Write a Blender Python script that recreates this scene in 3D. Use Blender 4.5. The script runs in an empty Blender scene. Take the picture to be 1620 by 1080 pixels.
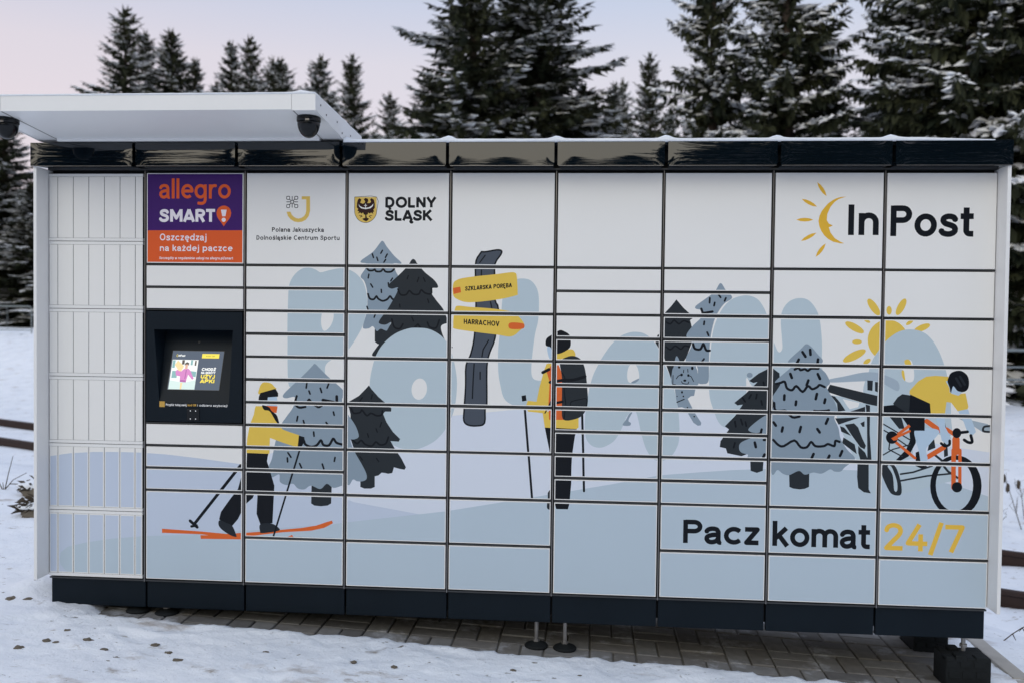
import bpy, bmesh, math, random
import numpy as np
from mathutils import Vector, Matrix, noise
from mathutils.geometry import delaunay_2d_cdt

scene = bpy.context.scene
COL = scene.collection
R = math.radians
ZB = 0.25            # height of the lower edge of the locker doors
W = 0.455            # width of one locker column
H = 1.8025           # height of the door field
A = H / 18           # height of the smallest door

# ------------------------------------------------------------------ camera
cam_d = bpy.data.cameras.new('camera')
cam = bpy.data.objects.new('camera', cam_d)
COL.objects.link(cam)
cam.location = (2.4266, -4.0634, 1.1913 + ZB)
YAW, PITCH, ROLL = 0.08207, -0.026499, -0.011941
cam.rotation_euler = (Matrix.Rotation(YAW, 3, 'Z') @ Matrix.Rotation(PITCH, 3, 'X')
                      @ Matrix.Rotation(ROLL, 3, 'Y') @ Matrix.Rotation(R(90), 3, 'X')).to_euler()
cam_d.sensor_width = 36.0
cam_d.lens = 36.0 * 1500 / 1620
cam_d.clip_start = 0.05
cam_d.clip_end = 3000
cam_d.dof.use_dof = True
cam_d.dof.focus_distance = 4.05
cam_d.dof.aperture_fstop = 2.6
scene.camera = cam

# ------------------------------------------------------------------ sky, sun, exposure
SUN_EL, SUN_AZ = R(20), R(-16)          # low veiled evening sun, behind the camera to the left
wd = bpy.data.worlds.new('World')
scene.world = wd
wd.use_nodes = True
nt = wd.node_tree
nt.nodes.clear()
out = nt.nodes.new('ShaderNodeOutputWorld')
bg = nt.nodes.new('ShaderNodeBackground')
sky = nt.nodes.new('ShaderNodeTexSky')
sky.sky_type = 'NISHITA'
sky.sun_disc = False
sky.sun_elevation = SUN_EL
sky.sun_rotation = R(180) - SUN_AZ
sky.air_density = 1.2
sky.dust_density = 2.0
tc = nt.nodes.new('ShaderNodeTexCoord')
sep = nt.nodes.new('ShaderNodeSeparateXYZ')
ramp = nt.nodes.new('ShaderNodeValToRGB')      # thin even evening overcast: pink at the horizon, lavender above
els = ramp.color_ramp.elements
els[0].position, els[0].color = 0.0, (7.5, 6.85, 7.3, 1)
els[1].position, els[1].color = 1.0, (7.0, 7.9, 10.0, 1)
for p, c in ((0.2, (7.4, 6.9, 7.5, 1)), (0.25, (7.08, 6.78, 7.5, 1)), (0.31, (5.75, 6.15, 7.5, 1)), (0.42, (5.8, 6.3, 7.8, 1)), (0.7, (6.5, 7.2, 9.0, 1))):
    e = els.new(p)
    e.color = c
side = nt.nodes.new('ShaderNodeMapRange')      # evening side a touch pinker, the other side cooler
side.inputs[1].default_value, side.inputs[2].default_value = -0.55, 0.1
tint = nt.nodes.new('ShaderNodeMix')
tint.data_type = 'RGBA'
tint.inputs[6].default_value = (1.02, 0.985, 0.98, 1)
tint.inputs[7].default_value = (0.965, 1.0, 1.02, 1)
mul = nt.nodes.new('ShaderNodeMix')
mul.data_type = 'RGBA'
mul.blend_type = 'MULTIPLY'
mul.inputs[0].default_value = 1.0
nt.links.new(sep.outputs['X'], side.inputs[0])
nt.links.new(side.outputs[0], tint.inputs[0])
nt.links.new(ramp.outputs[0], mul.inputs[6])
nt.links.new(tint.outputs[2], mul.inputs[7])
mix = nt.nodes.new('ShaderNodeMix')
mix.data_type = 'RGBA'
mix.inputs[0].default_value = 0.96             # cloud veil over the clear sky
nt.links.new(tc.outputs['Generated'], sep.inputs[0])
nt.links.new(sep.outputs['Z'], ramp.inputs[0])
nt.links.new(sky.outputs[0], mix.inputs[6])
nt.links.new(mul.outputs[2], mix.inputs[7])
nt.links.new(mix.outputs[2], bg.inputs[0])
bg.inputs[1].default_value = 0.097
nt.links.new(bg.outputs[0], out.inputs[0])

sun_d = bpy.data.lights.new('sun', 'SUN')
sun_d.energy = 1.12
sun_d.angle = R(60)
sun_d.color = (1.0, 0.93, 0.68)
sun = bpy.data.objects.new('sun', sun_d)
COL.objects.link(sun)
sdir = Vector((math.sin(SUN_AZ) * math.cos(SUN_EL), -math.cos(SUN_AZ) * math.cos(SUN_EL), math.sin(SUN_EL)))
sun.rotation_euler = sdir.to_track_quat('Z', 'Y').to_euler()
sun.location = sdir * 30

vs = scene.view_settings
vs.view_transform = 'Standard'
vs.look = 'None'
vs.exposure = 0.13
vs.gamma = 1.0
vs.use_curve_mapping = False

# ------------------------------------------------------------------ helpers
rng = random.Random(7)


def tag(o, label=None, cat=None, group=None, kind=None):
    if label: o['label'] = label
    if cat: o['category'] = cat
    if group: o['group'] = group
    if kind: o['kind'] = kind
    return o


def link(o, parent=None):
    COL.objects.link(o)
    if parent is not None:
        o.parent = parent
    return o


def empty(name, loc=(0, 0, 0), parent=None):
    o = bpy.data.objects.new(name, None)
    o.empty_display_size = 0.2
    o.location = loc
    return link(o, parent)


def mesh_obj(name, bm_or_me, mats, parent=None, loc=(0, 0, 0), smooth=False):
    if isinstance(bm_or_me, bmesh.types.BMesh):
        me = bpy.data.meshes.new(name)
        bm_or_me.to_mesh(me)
        bm_or_me.free()
    else:
        me = bm_or_me
    for m in (mats if isinstance(mats, (list, tuple)) else [mats]):
        me.materials.append(m)
    if smooth:
        me.polygons.foreach_set('use_smooth', [True] * len(me.polygons))
    o = bpy.data.objects.new(name, me)
    o.location = loc
    return link(o, parent)


def box(bm, x0, x1, y0, y1, z0, z1, bevel=0.0, mat=0):
    r = bmesh.ops.create_cube(bm, size=1.0)
    vs_ = r['verts']
    for v in vs_:
        v.co = Vector((x0 + (v.co.x + .5) * (x1 - x0), y0 + (v.co.y + .5) * (y1 - y0), z0 + (v.co.z + .5) * (z1 - z0)))
    fs = set(f for v in vs_ for f in v.link_faces)
    for f in fs: f.material_index = mat
    if bevel > 0:
        es = set(e for v in vs_ for e in v.link_edges)
        bmesh.ops.bevel(bm, geom=list(es), offset=bevel, segments=2, affect='EDGES', profile=0.6)


def newbox(name, b, mat, parent=None, bevel=0.0):
    bm = bmesh.new()
    box(bm, *b, bevel=bevel)
    return mesh_obj(name, bm, mat, parent)


def tube(bm, pts, r, n=8, r1=None):
    pts = [Vector(p) for p in pts]
    rings = []
    for i, p in enumerate(pts):
        d = (pts[min(i + 1, len(pts) - 1)] - pts[max(i - 1, 0)]).normalized()
        a = d.orthogonal().normalized() if i == 0 else (rings_a - d * rings_a.dot(d)).normalized()
        rings_a = a
        b = d.cross(a)
        rr = r if r1 is None else r + (r1 - r) * i / (len(pts) - 1)
        rings.append([bm.verts.new(p + (a * math.cos(2 * math.pi * k / n) + b * math.sin(2 * math.pi * k / n)) * rr) for k in range(n)])
    for u, v in zip(rings[:-1], rings[1:]):
        for k in range(n):
            bm.faces.new((u[k], u[(k + 1) % n], v[(k + 1) % n], v[k]))
    bm.faces.new(rings[0][::-1])
    bm.faces.new(rings[-1])


def lathe(bm, prof, cx=0, cy=0, n=20):
    rings = [[bm.verts.new((cx + r * math.cos(2 * math.pi * k / n), cy + r * math.sin(2 * math.pi * k / n), z)) for k in range(n)] for r, z in prof]
    for u, v in zip(rings[:-1], rings[1:]):
        for k in range(n):
            bm.faces.new((u[k], u[(k + 1) % n], v[(k + 1) % n], v[k]))
    bm.faces.new(rings[0][::-1])
    bm.faces.new(rings[-1])


# ------------------------------------------------------------------ materials
def mat_new(name):
    m = bpy.data.materials.new(name)
    m.use_nodes = True
    return m, m.node_tree, m.node_tree.nodes['Principled BSDF']


def paint(name, rgb, rough=0.4, var=0.06, scale=3.0, bump=0.0, bscale=200.0, metal=0.0, ior=1.5, coords='Object', spec=0.5, rvar=0.06):
    m, t, b = mat_new(name)
    b.inputs['Roughness'].default_value = rough
    b.inputs['Metallic'].default_value = metal
    b.inputs['IOR'].default_value = ior
    b.inputs['Specular IOR Level'].default_value = spec
    co = t.nodes.new('ShaderNodeTexCoord')
    nz = t.nodes.new('ShaderNodeTexNoise')
    nz.inputs['Scale'].default_value = scale
    nz.inputs['Detail'].default_value = 5
    t.links.new(co.outputs[coords], nz.inputs['Vector'])
    mx = t.nodes.new('ShaderNodeMix')
    mx.data_type = 'RGBA'
    mx.inputs[6].default_value = (*[c * (1 - var) for c in rgb], 1)
    mx.inputs[7].default_value = (*[min(c * (1 + var), .95) for c in rgb], 1)
    t.links.new(nz.outputs['Fac'], mx.inputs[0])
    t.links.new(mx.outputs[2], b.inputs['Base Color'])
    mr = t.nodes.new('ShaderNodeMapRange')
    mr.inputs[3].default_value = max(rough - rvar, 0.01)
    mr.inputs[4].default_value = rough + rvar
    t.links.new(nz.outputs['Fac'], mr.inputs[0])
    t.links.new(mr.outputs[0], b.inputs['Roughness'])
    if bump > 0:
        n2 = t.nodes.new('ShaderNodeTexNoise')
        n2.inputs['Scale'].default_value = bscale
        t.links.new(co.outputs[coords], n2.inputs['Vector'])
        bp = t.nodes.new('ShaderNodeBump')
        bp.inputs['Strength'].default_value = bump
        bp.inputs['Distance'].default_value = 0.002
        t.links.new(n2.outputs['Fac'], bp.inputs['Height'])
        t.links.new(bp.outputs[0], b.inputs['Normal'])
    return m


WHITE = (0.80, 0.795, 0.775)
PRINT = {                                   # printed film colours
    'W': WHITE, 'V': (0.66, 0.71, 0.80), 'B': (0.53, 0.60, 0.72), 'F': (0.47, 0.565, 0.645), 'L': (0.475, 0.57, 0.625),
    'S': (0.46, 0.59, 0.72), 'M': (0.25, 0.32, 0.385), 'M2': (0.36, 0.44, 0.51), 'D': (0.022, 0.028, 0.034), 'D2': (0.018, 0.023, 0.03),
    'D3': (0.07, 0.085, 0.11), 'K': (0.005, 0.007, 0.011), 'Y': (0.76, 0.53, 0.09), 'O': (0.70, 0.135, 0.03), 'G': (0.74, 0.44, 0.045),
    'G2': (0.80, 0.50, 0.07), 'J': (0.72, 0.50, 0.12), 'E': (0.03, 0.008, 0.008), 'PU': (0.045, 0.010, 0.13), 'OR': (0.70, 0.105, 0.025),
    'PW': (0.80, 0.76, 0.82)}
PM = {k: paint('print_' + k, c, 0.40, 0.025, 2.0, bump=0.025, bscale=90.0, spec=0.16) for k, c in PRINT.items()}
PKEYS = list(PRINT)
PMATS = [PM[k] for k in PKEYS]
M_white = paint('white_powder_coat', (0.78, 0.78, 0.77), 0.42, 0.03, 2.5, bump=0.05, bscale=400)
M_navy = paint('dark_navy_powder_coat', (0.006, 0.011, 0.017), 0.42, 0.2, 5, bump=0.05, bscale=300, spec=0.12)
M_header = paint('glossy_dark_header', (0.003, 0.006, 0.009), 0.02, 0.1, 4, ior=1.62, rvar=0.01)
M_gap = paint('dark_inner_steel', (0.006, 0.007, 0.008), 0.5, 0.1, 5, spec=0.15)
M_alu = paint('anodised_aluminium', (0.22, 0.21, 0.205), 0.32, 0.1, 30, metal=0.85)
M_edge = paint('dark_steel_edge', (0.055, 0.057, 0.06), 0.35, 0.15, 20, metal=0.5)
M_rubber = paint('black_rubber', (0.010, 0.012, 0.013), 0.75, 0.3, 18, bump=0.5, bscale=60, spec=0.2)
M_zinc = paint('galvanised_steel', (0.32, 0.31, 0.30), 0.45, 0.25, 25, metal=0.8)
M_dome = paint('black_dome_plastic', (0.004, 0.005, 0.006), 0.12, 0.1, 3, spec=0.3)
M_rust = paint('rusty_rail_steel', (0.028, 0.013, 0.009), 0.8, 0.5, 12, bump=0.4, bscale=40)
M_bark = paint('spruce_bark', (0.050, 0.036, 0.027), 0.9, 0.4, 8, bump=0.5, bscale=25)
M_straw = paint('dry_stalk', (0.060, 0.045, 0.03), 0.85, 0.4, 20)
M_soil = paint('frozen_soil', (0.13, 0.11, 0.085), 0.95, 0.5, 25, bump=0.6, bscale=60)
M_concrete = paint('kerb_concrete', (0.40, 0.38, 0.35), 0.9, 0.25, 12, bump=0.4, bscale=120)


def needle_mat(name, c0, c1):
    m, t, b = mat_new(name)
    oi = t.nodes.new('ShaderNodeTexCoord')
    nz = t.nodes.new('ShaderNodeTexNoise')
    nz.inputs['Scale'].default_value = 1.7
    nz.inputs['Detail'].default_value = 6
    t.links.new(oi.outputs['Object'], nz.inputs['Vector'])
    rp = t.nodes.new('ShaderNodeValToRGB')
    rp.color_ramp.elements[0].position = .35
    rp.color_ramp.elements[0].color = (*c0, 1)
    rp.color_ramp.elements[1].position = .65
    rp.color_ramp.elements[1].color = (*c1, 1)
    t.links.new(nz.outputs['Fac'], rp.inputs[0])
    t.links.new(rp.outputs[0], b.inputs['Base Color'])
    b.inputs['Roughness'].default_value = 0.7
    b.inputs['Specular IOR Level'].default_value = 0.25
    return m


M_needle = needle_mat('spruce_needles', (0.011, 0.017, 0.009), (0.046, 0.050, 0.022))


def snow_mat(name, dirty=False):
    m, t, b = mat_new(name)
    co = t.nodes.new('ShaderNodeTexCoord')
    b.inputs['Roughness'].default_value = 0.65
    b.inputs['Specular IOR Level'].default_value = 0.2
    nz = t.nodes.new('ShaderNodeTexNoise')
    nz.inputs['Scale'].default_value = 3.0
    nz.inputs['Detail'].default_value = 8
    t.links.new(co.outputs['Object'], nz.inputs['Vector'])
    rp = t.nodes.new('ShaderNodeValToRGB')
    rp.color_ramp.elements[0].position = .3
    rp.color_ramp.elements[0].color = (0.76, 0.80, 0.86, 1)
    rp.color_ramp.elements[1].position = .7
    rp.color_ramp.elements[1].color = (0.88, 0.91, 0.95, 1)
    t.links.new(nz.outputs['Fac'], rp.inputs[0])
    last = rp.outputs[0]
    if dirty:                                  # trodden-in soil showing through in flecks and smears
        for sc, lo, hi, col in ((2.3, .60, .72, (0.44, 0.40, 0.37)), (15, .65, .70, (0.17, 0.155, 0.135)), (6.0, .62, .73, (0.33, 0.29, 0.25)), (48, .66, .71, (0.17, 0.15, 0.13))):
            mp = t.nodes.new('ShaderNodeMapping')
            mp.inputs['Scale'].default_value = (1.0, 1.9, 1.0)
            mp.inputs['Location'].default_value = (sc * 1.37, sc * .71, 0)
            t.links.new(co.outputs['Object'], mp.inputs[0])
            n2 = t.nodes.new('ShaderNodeTexNoise')
            n2.inputs['Scale'].default_value = sc
            n2.inputs['Detail'].default_value = 7
            n2.inputs['Roughness'].default_value = 0.62
            t.links.new(mp.outputs[0], n2.inputs['Vector'])
            mr = t.nodes.new('ShaderNodeMapRange')
            mr.inputs[1].default_value, mr.inputs[2].default_value = lo, hi
            t.links.new(n2.outputs['Fac'], mr.inputs[0])
            mm_ = t.nodes.new('ShaderNodeMix')
            mm_.data_type = 'RGBA'
            mm_.inputs[7].default_value = (*col, 1)
            t.links.new(mr.outputs[0], mm_.inputs[0])
            t.links.new(last, mm_.inputs[6])
            last = mm_.outputs[2]
    t.links.new(last, b.inputs['Base Color'])
    n3 = t.nodes.new('ShaderNodeTexNoise')
    n3.inputs['Scale'].default_value = 28
    n3.inputs['Detail'].default_value = 8
    n3.inputs['Roughness'].default_value = 0.65
    t.links.new(co.outputs['Object'], n3.inputs['Vector'])
    bp = t.nodes.new('ShaderNodeBump')
    bp.inputs['Strength'].default_value = 0.8
    bp.inputs['Distance'].default_value = 0.012
    t.links.new(n3.outputs['Fac'], bp.inputs['Height'])
    t.links.new(bp.outputs[0], b.inputs['Normal'])
    return m


M_snow = snow_mat('clean_snow')
M_treesnow = paint('bough_snow', (0.90, 0.91, 0.93), 0.7, 0.03, 4, spec=0.2)
M_ground = snow_mat('trodden_snow', True)


def brick_mat(name, base):
    m = paint(name, base, 0.8, 0.45, 18, bump=0.6, bscale=150, spec=0.3)
    t, bs = m.node_tree, m.node_tree.nodes['Principled BSDF']
    src = bs.inputs['Base Color'].links[0].from_socket
    ge = t.nodes.new('ShaderNodeNewGeometry')
    nz = t.nodes.new('ShaderNodeTexNoise')          # powder snow blown onto the pavers, world sized
    nz.inputs['Scale'].default_value = 5.5
    nz.inputs['Detail'].default_value = 9
    nz.inputs['Roughness'].default_value = 0.7
    t.links.new(ge.outputs['Position'], nz.inputs['Vector'])
    mr = t.nodes.new('ShaderNodeMapRange')
    mr.inputs[1].default_value, mr.inputs[2].default_value = 0.54, 0.76
    mr.inputs[4].default_value = 0.65
    t.links.new(nz.outputs['Fac'], mr.inputs[0])
    mx = t.nodes.new('ShaderNodeMix')
    mx.data_type = 'RGBA'
    mx.inputs[7].default_value = (0.72, 0.75, 0.80, 1)
    t.links.new(mr.outputs[0], mx.inputs[0])
    t.links.new(src, mx.inputs[6])
    t.links.new(mx.outputs[2], bs.inputs['Base Color'])
    return m


M_brick = [brick_mat('paver_%s' % k, c) for k, c in (('grey', (0.205, 0.20, 0.19)), ('brown', (0.17, 0.16, 0.145)), ('dark', (0.135, 0.13, 0.123)))]

# ------------------------------------------------------------------ terrain
NX, NY = 0.485, 0.8745          # direction square to the railway track


def sst(a, b, v):
    t = np.clip((v - a) / (b - a), 0, 1)
    return t * t * (3 - 2 * t)


def ground(x, y):
    x = np.asarray(x, float)
    y = np.asarray(y, float)
    s = NX * x + NY * y
    apron = 0.105 - 0.0488 * np.clip(x, -0.3, 7)
    start = 1.5 + 0.27 * np.clip(x, 0, 4)
    z = apron + (-0.90 - apron) * sst(start, 5.6, s)
    rise = 1.60 + (0.75 - 1.60) * np.clip((x + 15) / 23, 0, 1)
    z = z + rise * sst(9.0, 18.0, s) + 0.015 * np.clip(s - 20, 0, 200)
    rough_ = sst(2.2, 4.0, s) * (1 - sst(5.3, 6.0, s)) + sst(8.3, 9.5, s)
    z = z + rough_ * (0.06 * np.sin(x * 1.9 + 1.3 * np.sin(y * .8)) * np.sin(y * 2.3 + .7) + 0.03 * np.sin(x * 5.1 + y * 3.3) * np.sin(y * 4.7 - x))
    return z


def axis(lo, hi, d0, d1, step, grow):
    a = list(np.arange(d0, d1, step))
    p, s = d0, step
    while p > lo:
        s *= grow
        p -= s
        a.insert(0, p)
    p, s = a[-1], step
    while p < hi:
        s *= grow
        p += s
        a.append(p)
    return np.array(a)


gx = axis(-900, 900, -1.0, 5.3, 0.02, 1.075)
gy = axis(-900, 900, -0.85, 1.0, 0.0165, 1.065)
GX, GY = np.meshgrid(gx, gy)
GZ = ground(GX, GY)
fx, fy = GX.ravel(), GY.ravel()
lum = np.array([noise.fractal(Vector((a * 3.1, b * 4.2, 0)), 0.9, 2.1, 5) if abs(a) < 12 and abs(b) < 12 else 0.0 for a, b in zip(fx, fy)]).reshape(GX.shape)
fine = np.array([noise.noise(Vector((a * 13, b * 15, 3))) if -3 < a < 7 and -2.5 < b < 3 else 0.0 for a, b in zip(fx, fy)]).reshape(GX.shape)
crisp = np.array([noise.noise(Vector((a * 31, b * 38, 9))) + .6 * abs(noise.noise(Vector((a * 63, b * 70, 2)))) if -1.2 < a < 5.5 and -1 < b < 1.3 else 0.0 for a, b in zip(fx, fy)]).reshape(GX.shape)
near = 1 - sst(2.0, 3.2, NX * GX + NY * GY)
feet = np.zeros_like(GX)
prg = np.random.RandomState(5)
for k in range(46):                                   # trodden boot prints with raised rims
    cx_, cy_, an_ = prg.uniform(-.6, 4.6), prg.uniform(-1.3, -0.14), prg.uniform(-.7, .7) + 1.57 * (prg.rand() < .6)
    u_ = (GX - cx_) * math.cos(an_) + (GY - cy_) * math.sin(an_)
    v_ = -(GX - cx_) * math.sin(an_) + (GY - cy_) * math.cos(an_)
    q_ = (u_ / .125) ** 2 + (v_ / .048) ** 2
    feet += prg.uniform(.5, 1.0) * (-0.012 * np.exp(-q_ ** 2) + 0.006 * np.exp(-((np.sqrt(q_) - 1.35) / .28) ** 2))
feet = np.clip(feet, -.016, .012)
snow_t = 0.0165 + 0.007 * lum + 0.006 * fine + 0.005 * crisp + 0.8 * feet          # snow lying on the paving
wob = 0.022 * np.sin(GX * 5.3) + 0.02 * np.sin(GX * 13.1 + 1) + 0.012 * lum + 0.02 * fine
front = 1 - sst(-0.085 + wob * .6, -0.045 + wob * .6, GY)
left = 1 - sst(0.16 + wob * 2, 0.34 + wob * 2, GX + 0.25 * np.clip(GY, -1, 1))
right = sst(4.02 + wob, 4.16 + wob, GX - 0.10 * np.clip(GY - .3, 0, 1))
back = sst(0.66 + wob, 0.76 + wob, GY)
cover = np.clip(np.maximum.reduce([front, left, right, back]), 0, 1)
pile = 0.055 * np.exp(-(((GX + 0.16) / .10) ** 2 + ((GY - .18) / .12) ** 2)) + 0.018 * np.exp(-(((GX - 4.12) / .10) ** 2 + ((GY - .75) / .2) ** 2))
inside = (GX > 0.1) & (GX < 4.25) & (GY > -0.2) & (GY < 0.9)
GZ = GZ + near * (cover * snow_t + pile - (1 - cover) * 0.05) + (1 - near) * 0.02 * lum
ny_, nx_ = GX.shape
idx = np.arange(ny_ * nx_).reshape(ny_, nx_)
quads = np.stack([idx[:-1, :-1], idx[:-1, 1:], idx[1:, 1:], idx[1:, :-1]], -1).reshape(-1, 4)
me = bpy.data.meshes.new('snow_ground')
me.from_pydata(np.stack([fx, fy, GZ.ravel()], 1).tolist(), [], quads.tolist())
tag(mesh_obj('ground', me, M_ground, smooth=True), 'trodden snow covered ground sloping down to the railway', kind='structure')

# paving: basket weave of small concrete pavers
slab = bmesh.new()
vs0 = []
for (x, y) in ((0.0, -0.6), (4.245, -0.6), (4.245, 1.0), (0.0, 1.0)):
    vs0.append((x, y, float(0.105 - 0.0488 * x)))
bv = [slab.verts.new((x, y, z - 0.012)) for x, y, z in vs0] + [slab.verts.new((x, y, z - 0.12)) for x, y, z in vs0]
for f in ((0, 1, 2, 3), (7, 6, 5, 4), (0, 4, 5, 1), (1, 5, 6, 2), (2, 6, 7, 3), (3, 7, 4, 0)):
    slab.faces.new([bv[k] for k in f])
paving = tag(mesh_obj('paving', slab, paint('joint_sand', (0.20, 0.185, 0.16), 0.95, 0.3, 30, bump=0.5, bscale=200)), kind='structure')
tilt = math.atan(-0.0488)


def brick_mesh(lx, ly, m):
    bm = bmesh.new()
    g = 0.0035
    box(bm, -lx / 2 + g, lx / 2 - g, -ly / 2 + g, ly / 2 - g, -0.05, 0.0, bevel=0.0)
    tope = [e for e in bm.edges if all(v.co.z > -1e-6 for v in e.verts)]
    bmesh.ops.bevel(bm, geom=tope, offset=0.004, segments=1, affect='EDGES')
    me_ = bpy.data.meshes.new('paving_brick')
    bm.to_mesh(me_)
    bm.free()
    me_.materials.append(m)
    return me_


BM = {(o, k): brick_mesh(.2 if o == 0 else .1, .1 if o == 0 else .2, M_brick[k]) for o in (0, 1) for k in range(3)}
for cx in range(0, 20):
    for cy in range(-1, 4):
        o = (cx + cy) % 2
        for j in (0, 1):
            x = 0.245 + 0.2 * cx + (0.1 if o == 0 else 0.05 + 0.1 * j)
            y = -0.13 + 0.2 * cy + (0.05 + 0.1 * j if o == 0 else 0.1)
            b_ = bpy.data.objects.new('paving_brick', BM[(o, rng.choice((0, 0, 1, 1, 2)))])
            b_.location = (x, y, 0.105 - 0.0488 * x + rng.uniform(-.0025, .0015))
            b_.rotation_euler = (rng.uniform(-.006, .006), -tilt + rng.uniform(-.006, .006), rng.uniform(-.008, .008))
            link(b_, paving)

kerb = tag(newbox('kerb_bed', (4.262, 4.318, -1.55, 0.95, -0.30, -0.125), M_soil), kind='structure')
kerb.name = 'kerb'
for k in range(3):
    y0 = -1.55 + k * .8333
    bm = bmesh.new()
    box(bm, 4.253, 4.327, y0 + .004, y0 + .829, -0.26, -0.080 + rng.uniform(-.003, .003), bevel=0.006)
    mesh_obj('kerb_stone', bm, M_concrete, kerb)

# road behind the field on the left
rv, rf = [], []
for i, xx in enumerate(np.linspace(-75, 6, 60)):
    for s_ in (21.0, 27.0):
        yy = (s_ - NX * xx) / NY
        rv.append((xx, yy, float(ground(xx, yy)) + 0.06))
    if i: rf.append((2 * i - 2, 2 * i, 2 * i + 1, 2 * i - 1))
me = bpy.data.meshes.new('road')
me.from_pydata(rv, [], rf)
M_road = paint('wet_asphalt', (0.055, 0.060, 0.07), 0.6, 0.3, 2)
tag(mesh_obj('road', me, M_road), 'dark asphalt road beyond the snowy field', kind='structure')

# a small stroke alphabet: each glyph is a list of pen strokes and an advance width, cap height 1
h = .09
def arc(cx,cy,rx,ry,a0,a1,n=10): return [(cx+rx*np.cos(np.radians(a)),cy+ry*np.sin(np.radians(a))) for a in np.linspace(a0,a1,n)]
def sp(pts,n=4):
    P=[np.array(p,float) for p in pts]; P=[2*P[0]-P[1]]+P+[2*P[-1]-P[-2]]; o=[]
    for i in range(1,len(P)-2):
        p0,p1,p2,p3=P[i-1:i+3]
        for j in range(n):
            t=j/n; o.append(tuple(.5*((2*p1)+(p2-p0)*t+(2*p0-5*p1+4*p2-p3)*t*t+(3*p1-p0-3*p2+p3)*t**3)))
    o.append(tuple(P[-2])); return o
S_=[(.49,.52),(.43,.61),(.29,.645),(.15,.60),(.115,.50),(.19,.41),(.32,.365),(.45,.30),(.48,.19),(.41,.10),(.27,.065),(.12,.10),(.05,.19)]
G={
'I':([[(h,0),(h,1)]],2*h),
'P':([[(h,0),(h,1)],[(h,1-h),(.36,1-h)]+arc(.38,.715,.19,.195,90,-90,10)+[(.36,.52-.0),(h,.52)]],.66),
'n':([[(h,0),(h,.72)],[(h,.40)]+arc(.31,.42,.22,.225,180,0,12)+[(.53,0)]],.62),
'o':([arc(.34,.36,.255,.285,0,360,25)],.68),
's':([sp(S_)],.56),
't':([[(.18,.93),(.18,.2)]+arc(.29,.19,.11,.115,180,270,6)+[(.40,.075)],[(0,.645),(.40,.645)]],.42),
'a':([sp([(.06,.50),(.12,.60),(.26,.645),(.40,.61),(.455,.50)])+[(.455,.10),(.49,.05),(.55,.06)],sp([(.455,.39),(.25,.37),(.10,.30),(.075,.19),(.14,.09),(.26,.065),(.40,.13),(.455,.25)])],.57),
'c':([arc(.34,.36,.255,.285,42,318,20)],.61),
'z':([[(.03,.645),(.44,.645),(.08,.075),(.48,.075)]],.50),
'k':([[(h,0),(h,1)],[(.49,.72),(h,.28)],[(.24,.42),(.53,0)]],.56),
'm':([[(h,0),(h,.72)],[(h,.40)]+arc(.28,.45,.19,.195,180,0,10)+[(.47,0)],[(.47,.40)]+arc(.66,.45,.19,.195,180,0,10)+[(.85,0)]],.94),
'2':([sp([(.07,.70),(.12,.85),(.28,.92),(.44,.86),(.49,.70),(.42,.54),(.28,.36)])+[(.08,.09),(.56,.09)]],.58),
'4':([[(.40,.97),(.07,.28),(.64,.28)],[(.44,.62),(.44,0)]],.64),
'/':([[(.03,-.12),(.34,1.06)]],.37),
'7':([[(.02,.91),(.52,.91),(.20,0)]],.56),
'D':([[(h,0),(h,1)],[(h,1-h),(.26,1-h)]+arc(.29,.5,.28,.41,88,-88,14)+[(.26,h),(h,h)]],.68),
'O':([arc(.40,.5,.32,.425,0,360,29)],.80),
'L':([[(h,1),(h,h),(.50,h)]],.52),
'N':([[(h,0),(h,1)],[(h,.97),(.58,.03)],[(.58,0),(.58,1)]],.67),
'Y':([[(.04,1),(.33,.44)],[(.62,1),(.33,.44)],[(.33,.48),(.33,0)]],.66),
'S':([sp([(x*1.1,y/.72) for x,y in S_])],.62),
'A':([[(.04,0),(.34,.99)],[(.64,0),(.34,.99)],[(.15,.27),(.53,.27)]],.68),
'K':([[(h,0),(h,1)],[(.58,1),(h,.38)],[(.27,.54),(.62,0)]],.65),
'M':([[(h,0),(h,1)],[(h,.96),(.40,.28),(.71,.96)],[(.71,0),(.71,1)]],.80),
'R':([[(h,0),(h,1)],[(h,1-h),(.34,1-h)]+arc(.35,.70,.18,.20,90,-90,10)+[(.34,.50),(h,.50)],[(.30,.50),(.54,0)]],.60),
'T':([[(.0,.91),(.58,.91)],[(.29,.9),(.29,0)]],.58),
'l':([[(h,0),(h,1.0)]],2*h),
'e':([[(.10,.37),(.585,.37)]+arc(.34,.36,.25,.285,12,312,22)],.63),
'g':([arc(.33,.36,.245,.285,0,360,25),[(.575,.70),(.575,-.04)]+sp([(.575,-.04),(.53,-.18),(.38,-.24),(.18,-.22)])],.68),
'r':([[(h,0),(h,.70)],sp([(h,.40),(.15,.56),(.26,.64),(.40,.635)])],.42),
}
G['Ś']=(G['S'][0]+[[(.26,1.10),(.42,1.22)]],G['S'][1])
G['Ą']=(G['A'][0]+[sp([(.60,.0),(.56,-.10),(.60,-.18),(.70,-.16)])],G['A'][1])

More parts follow.
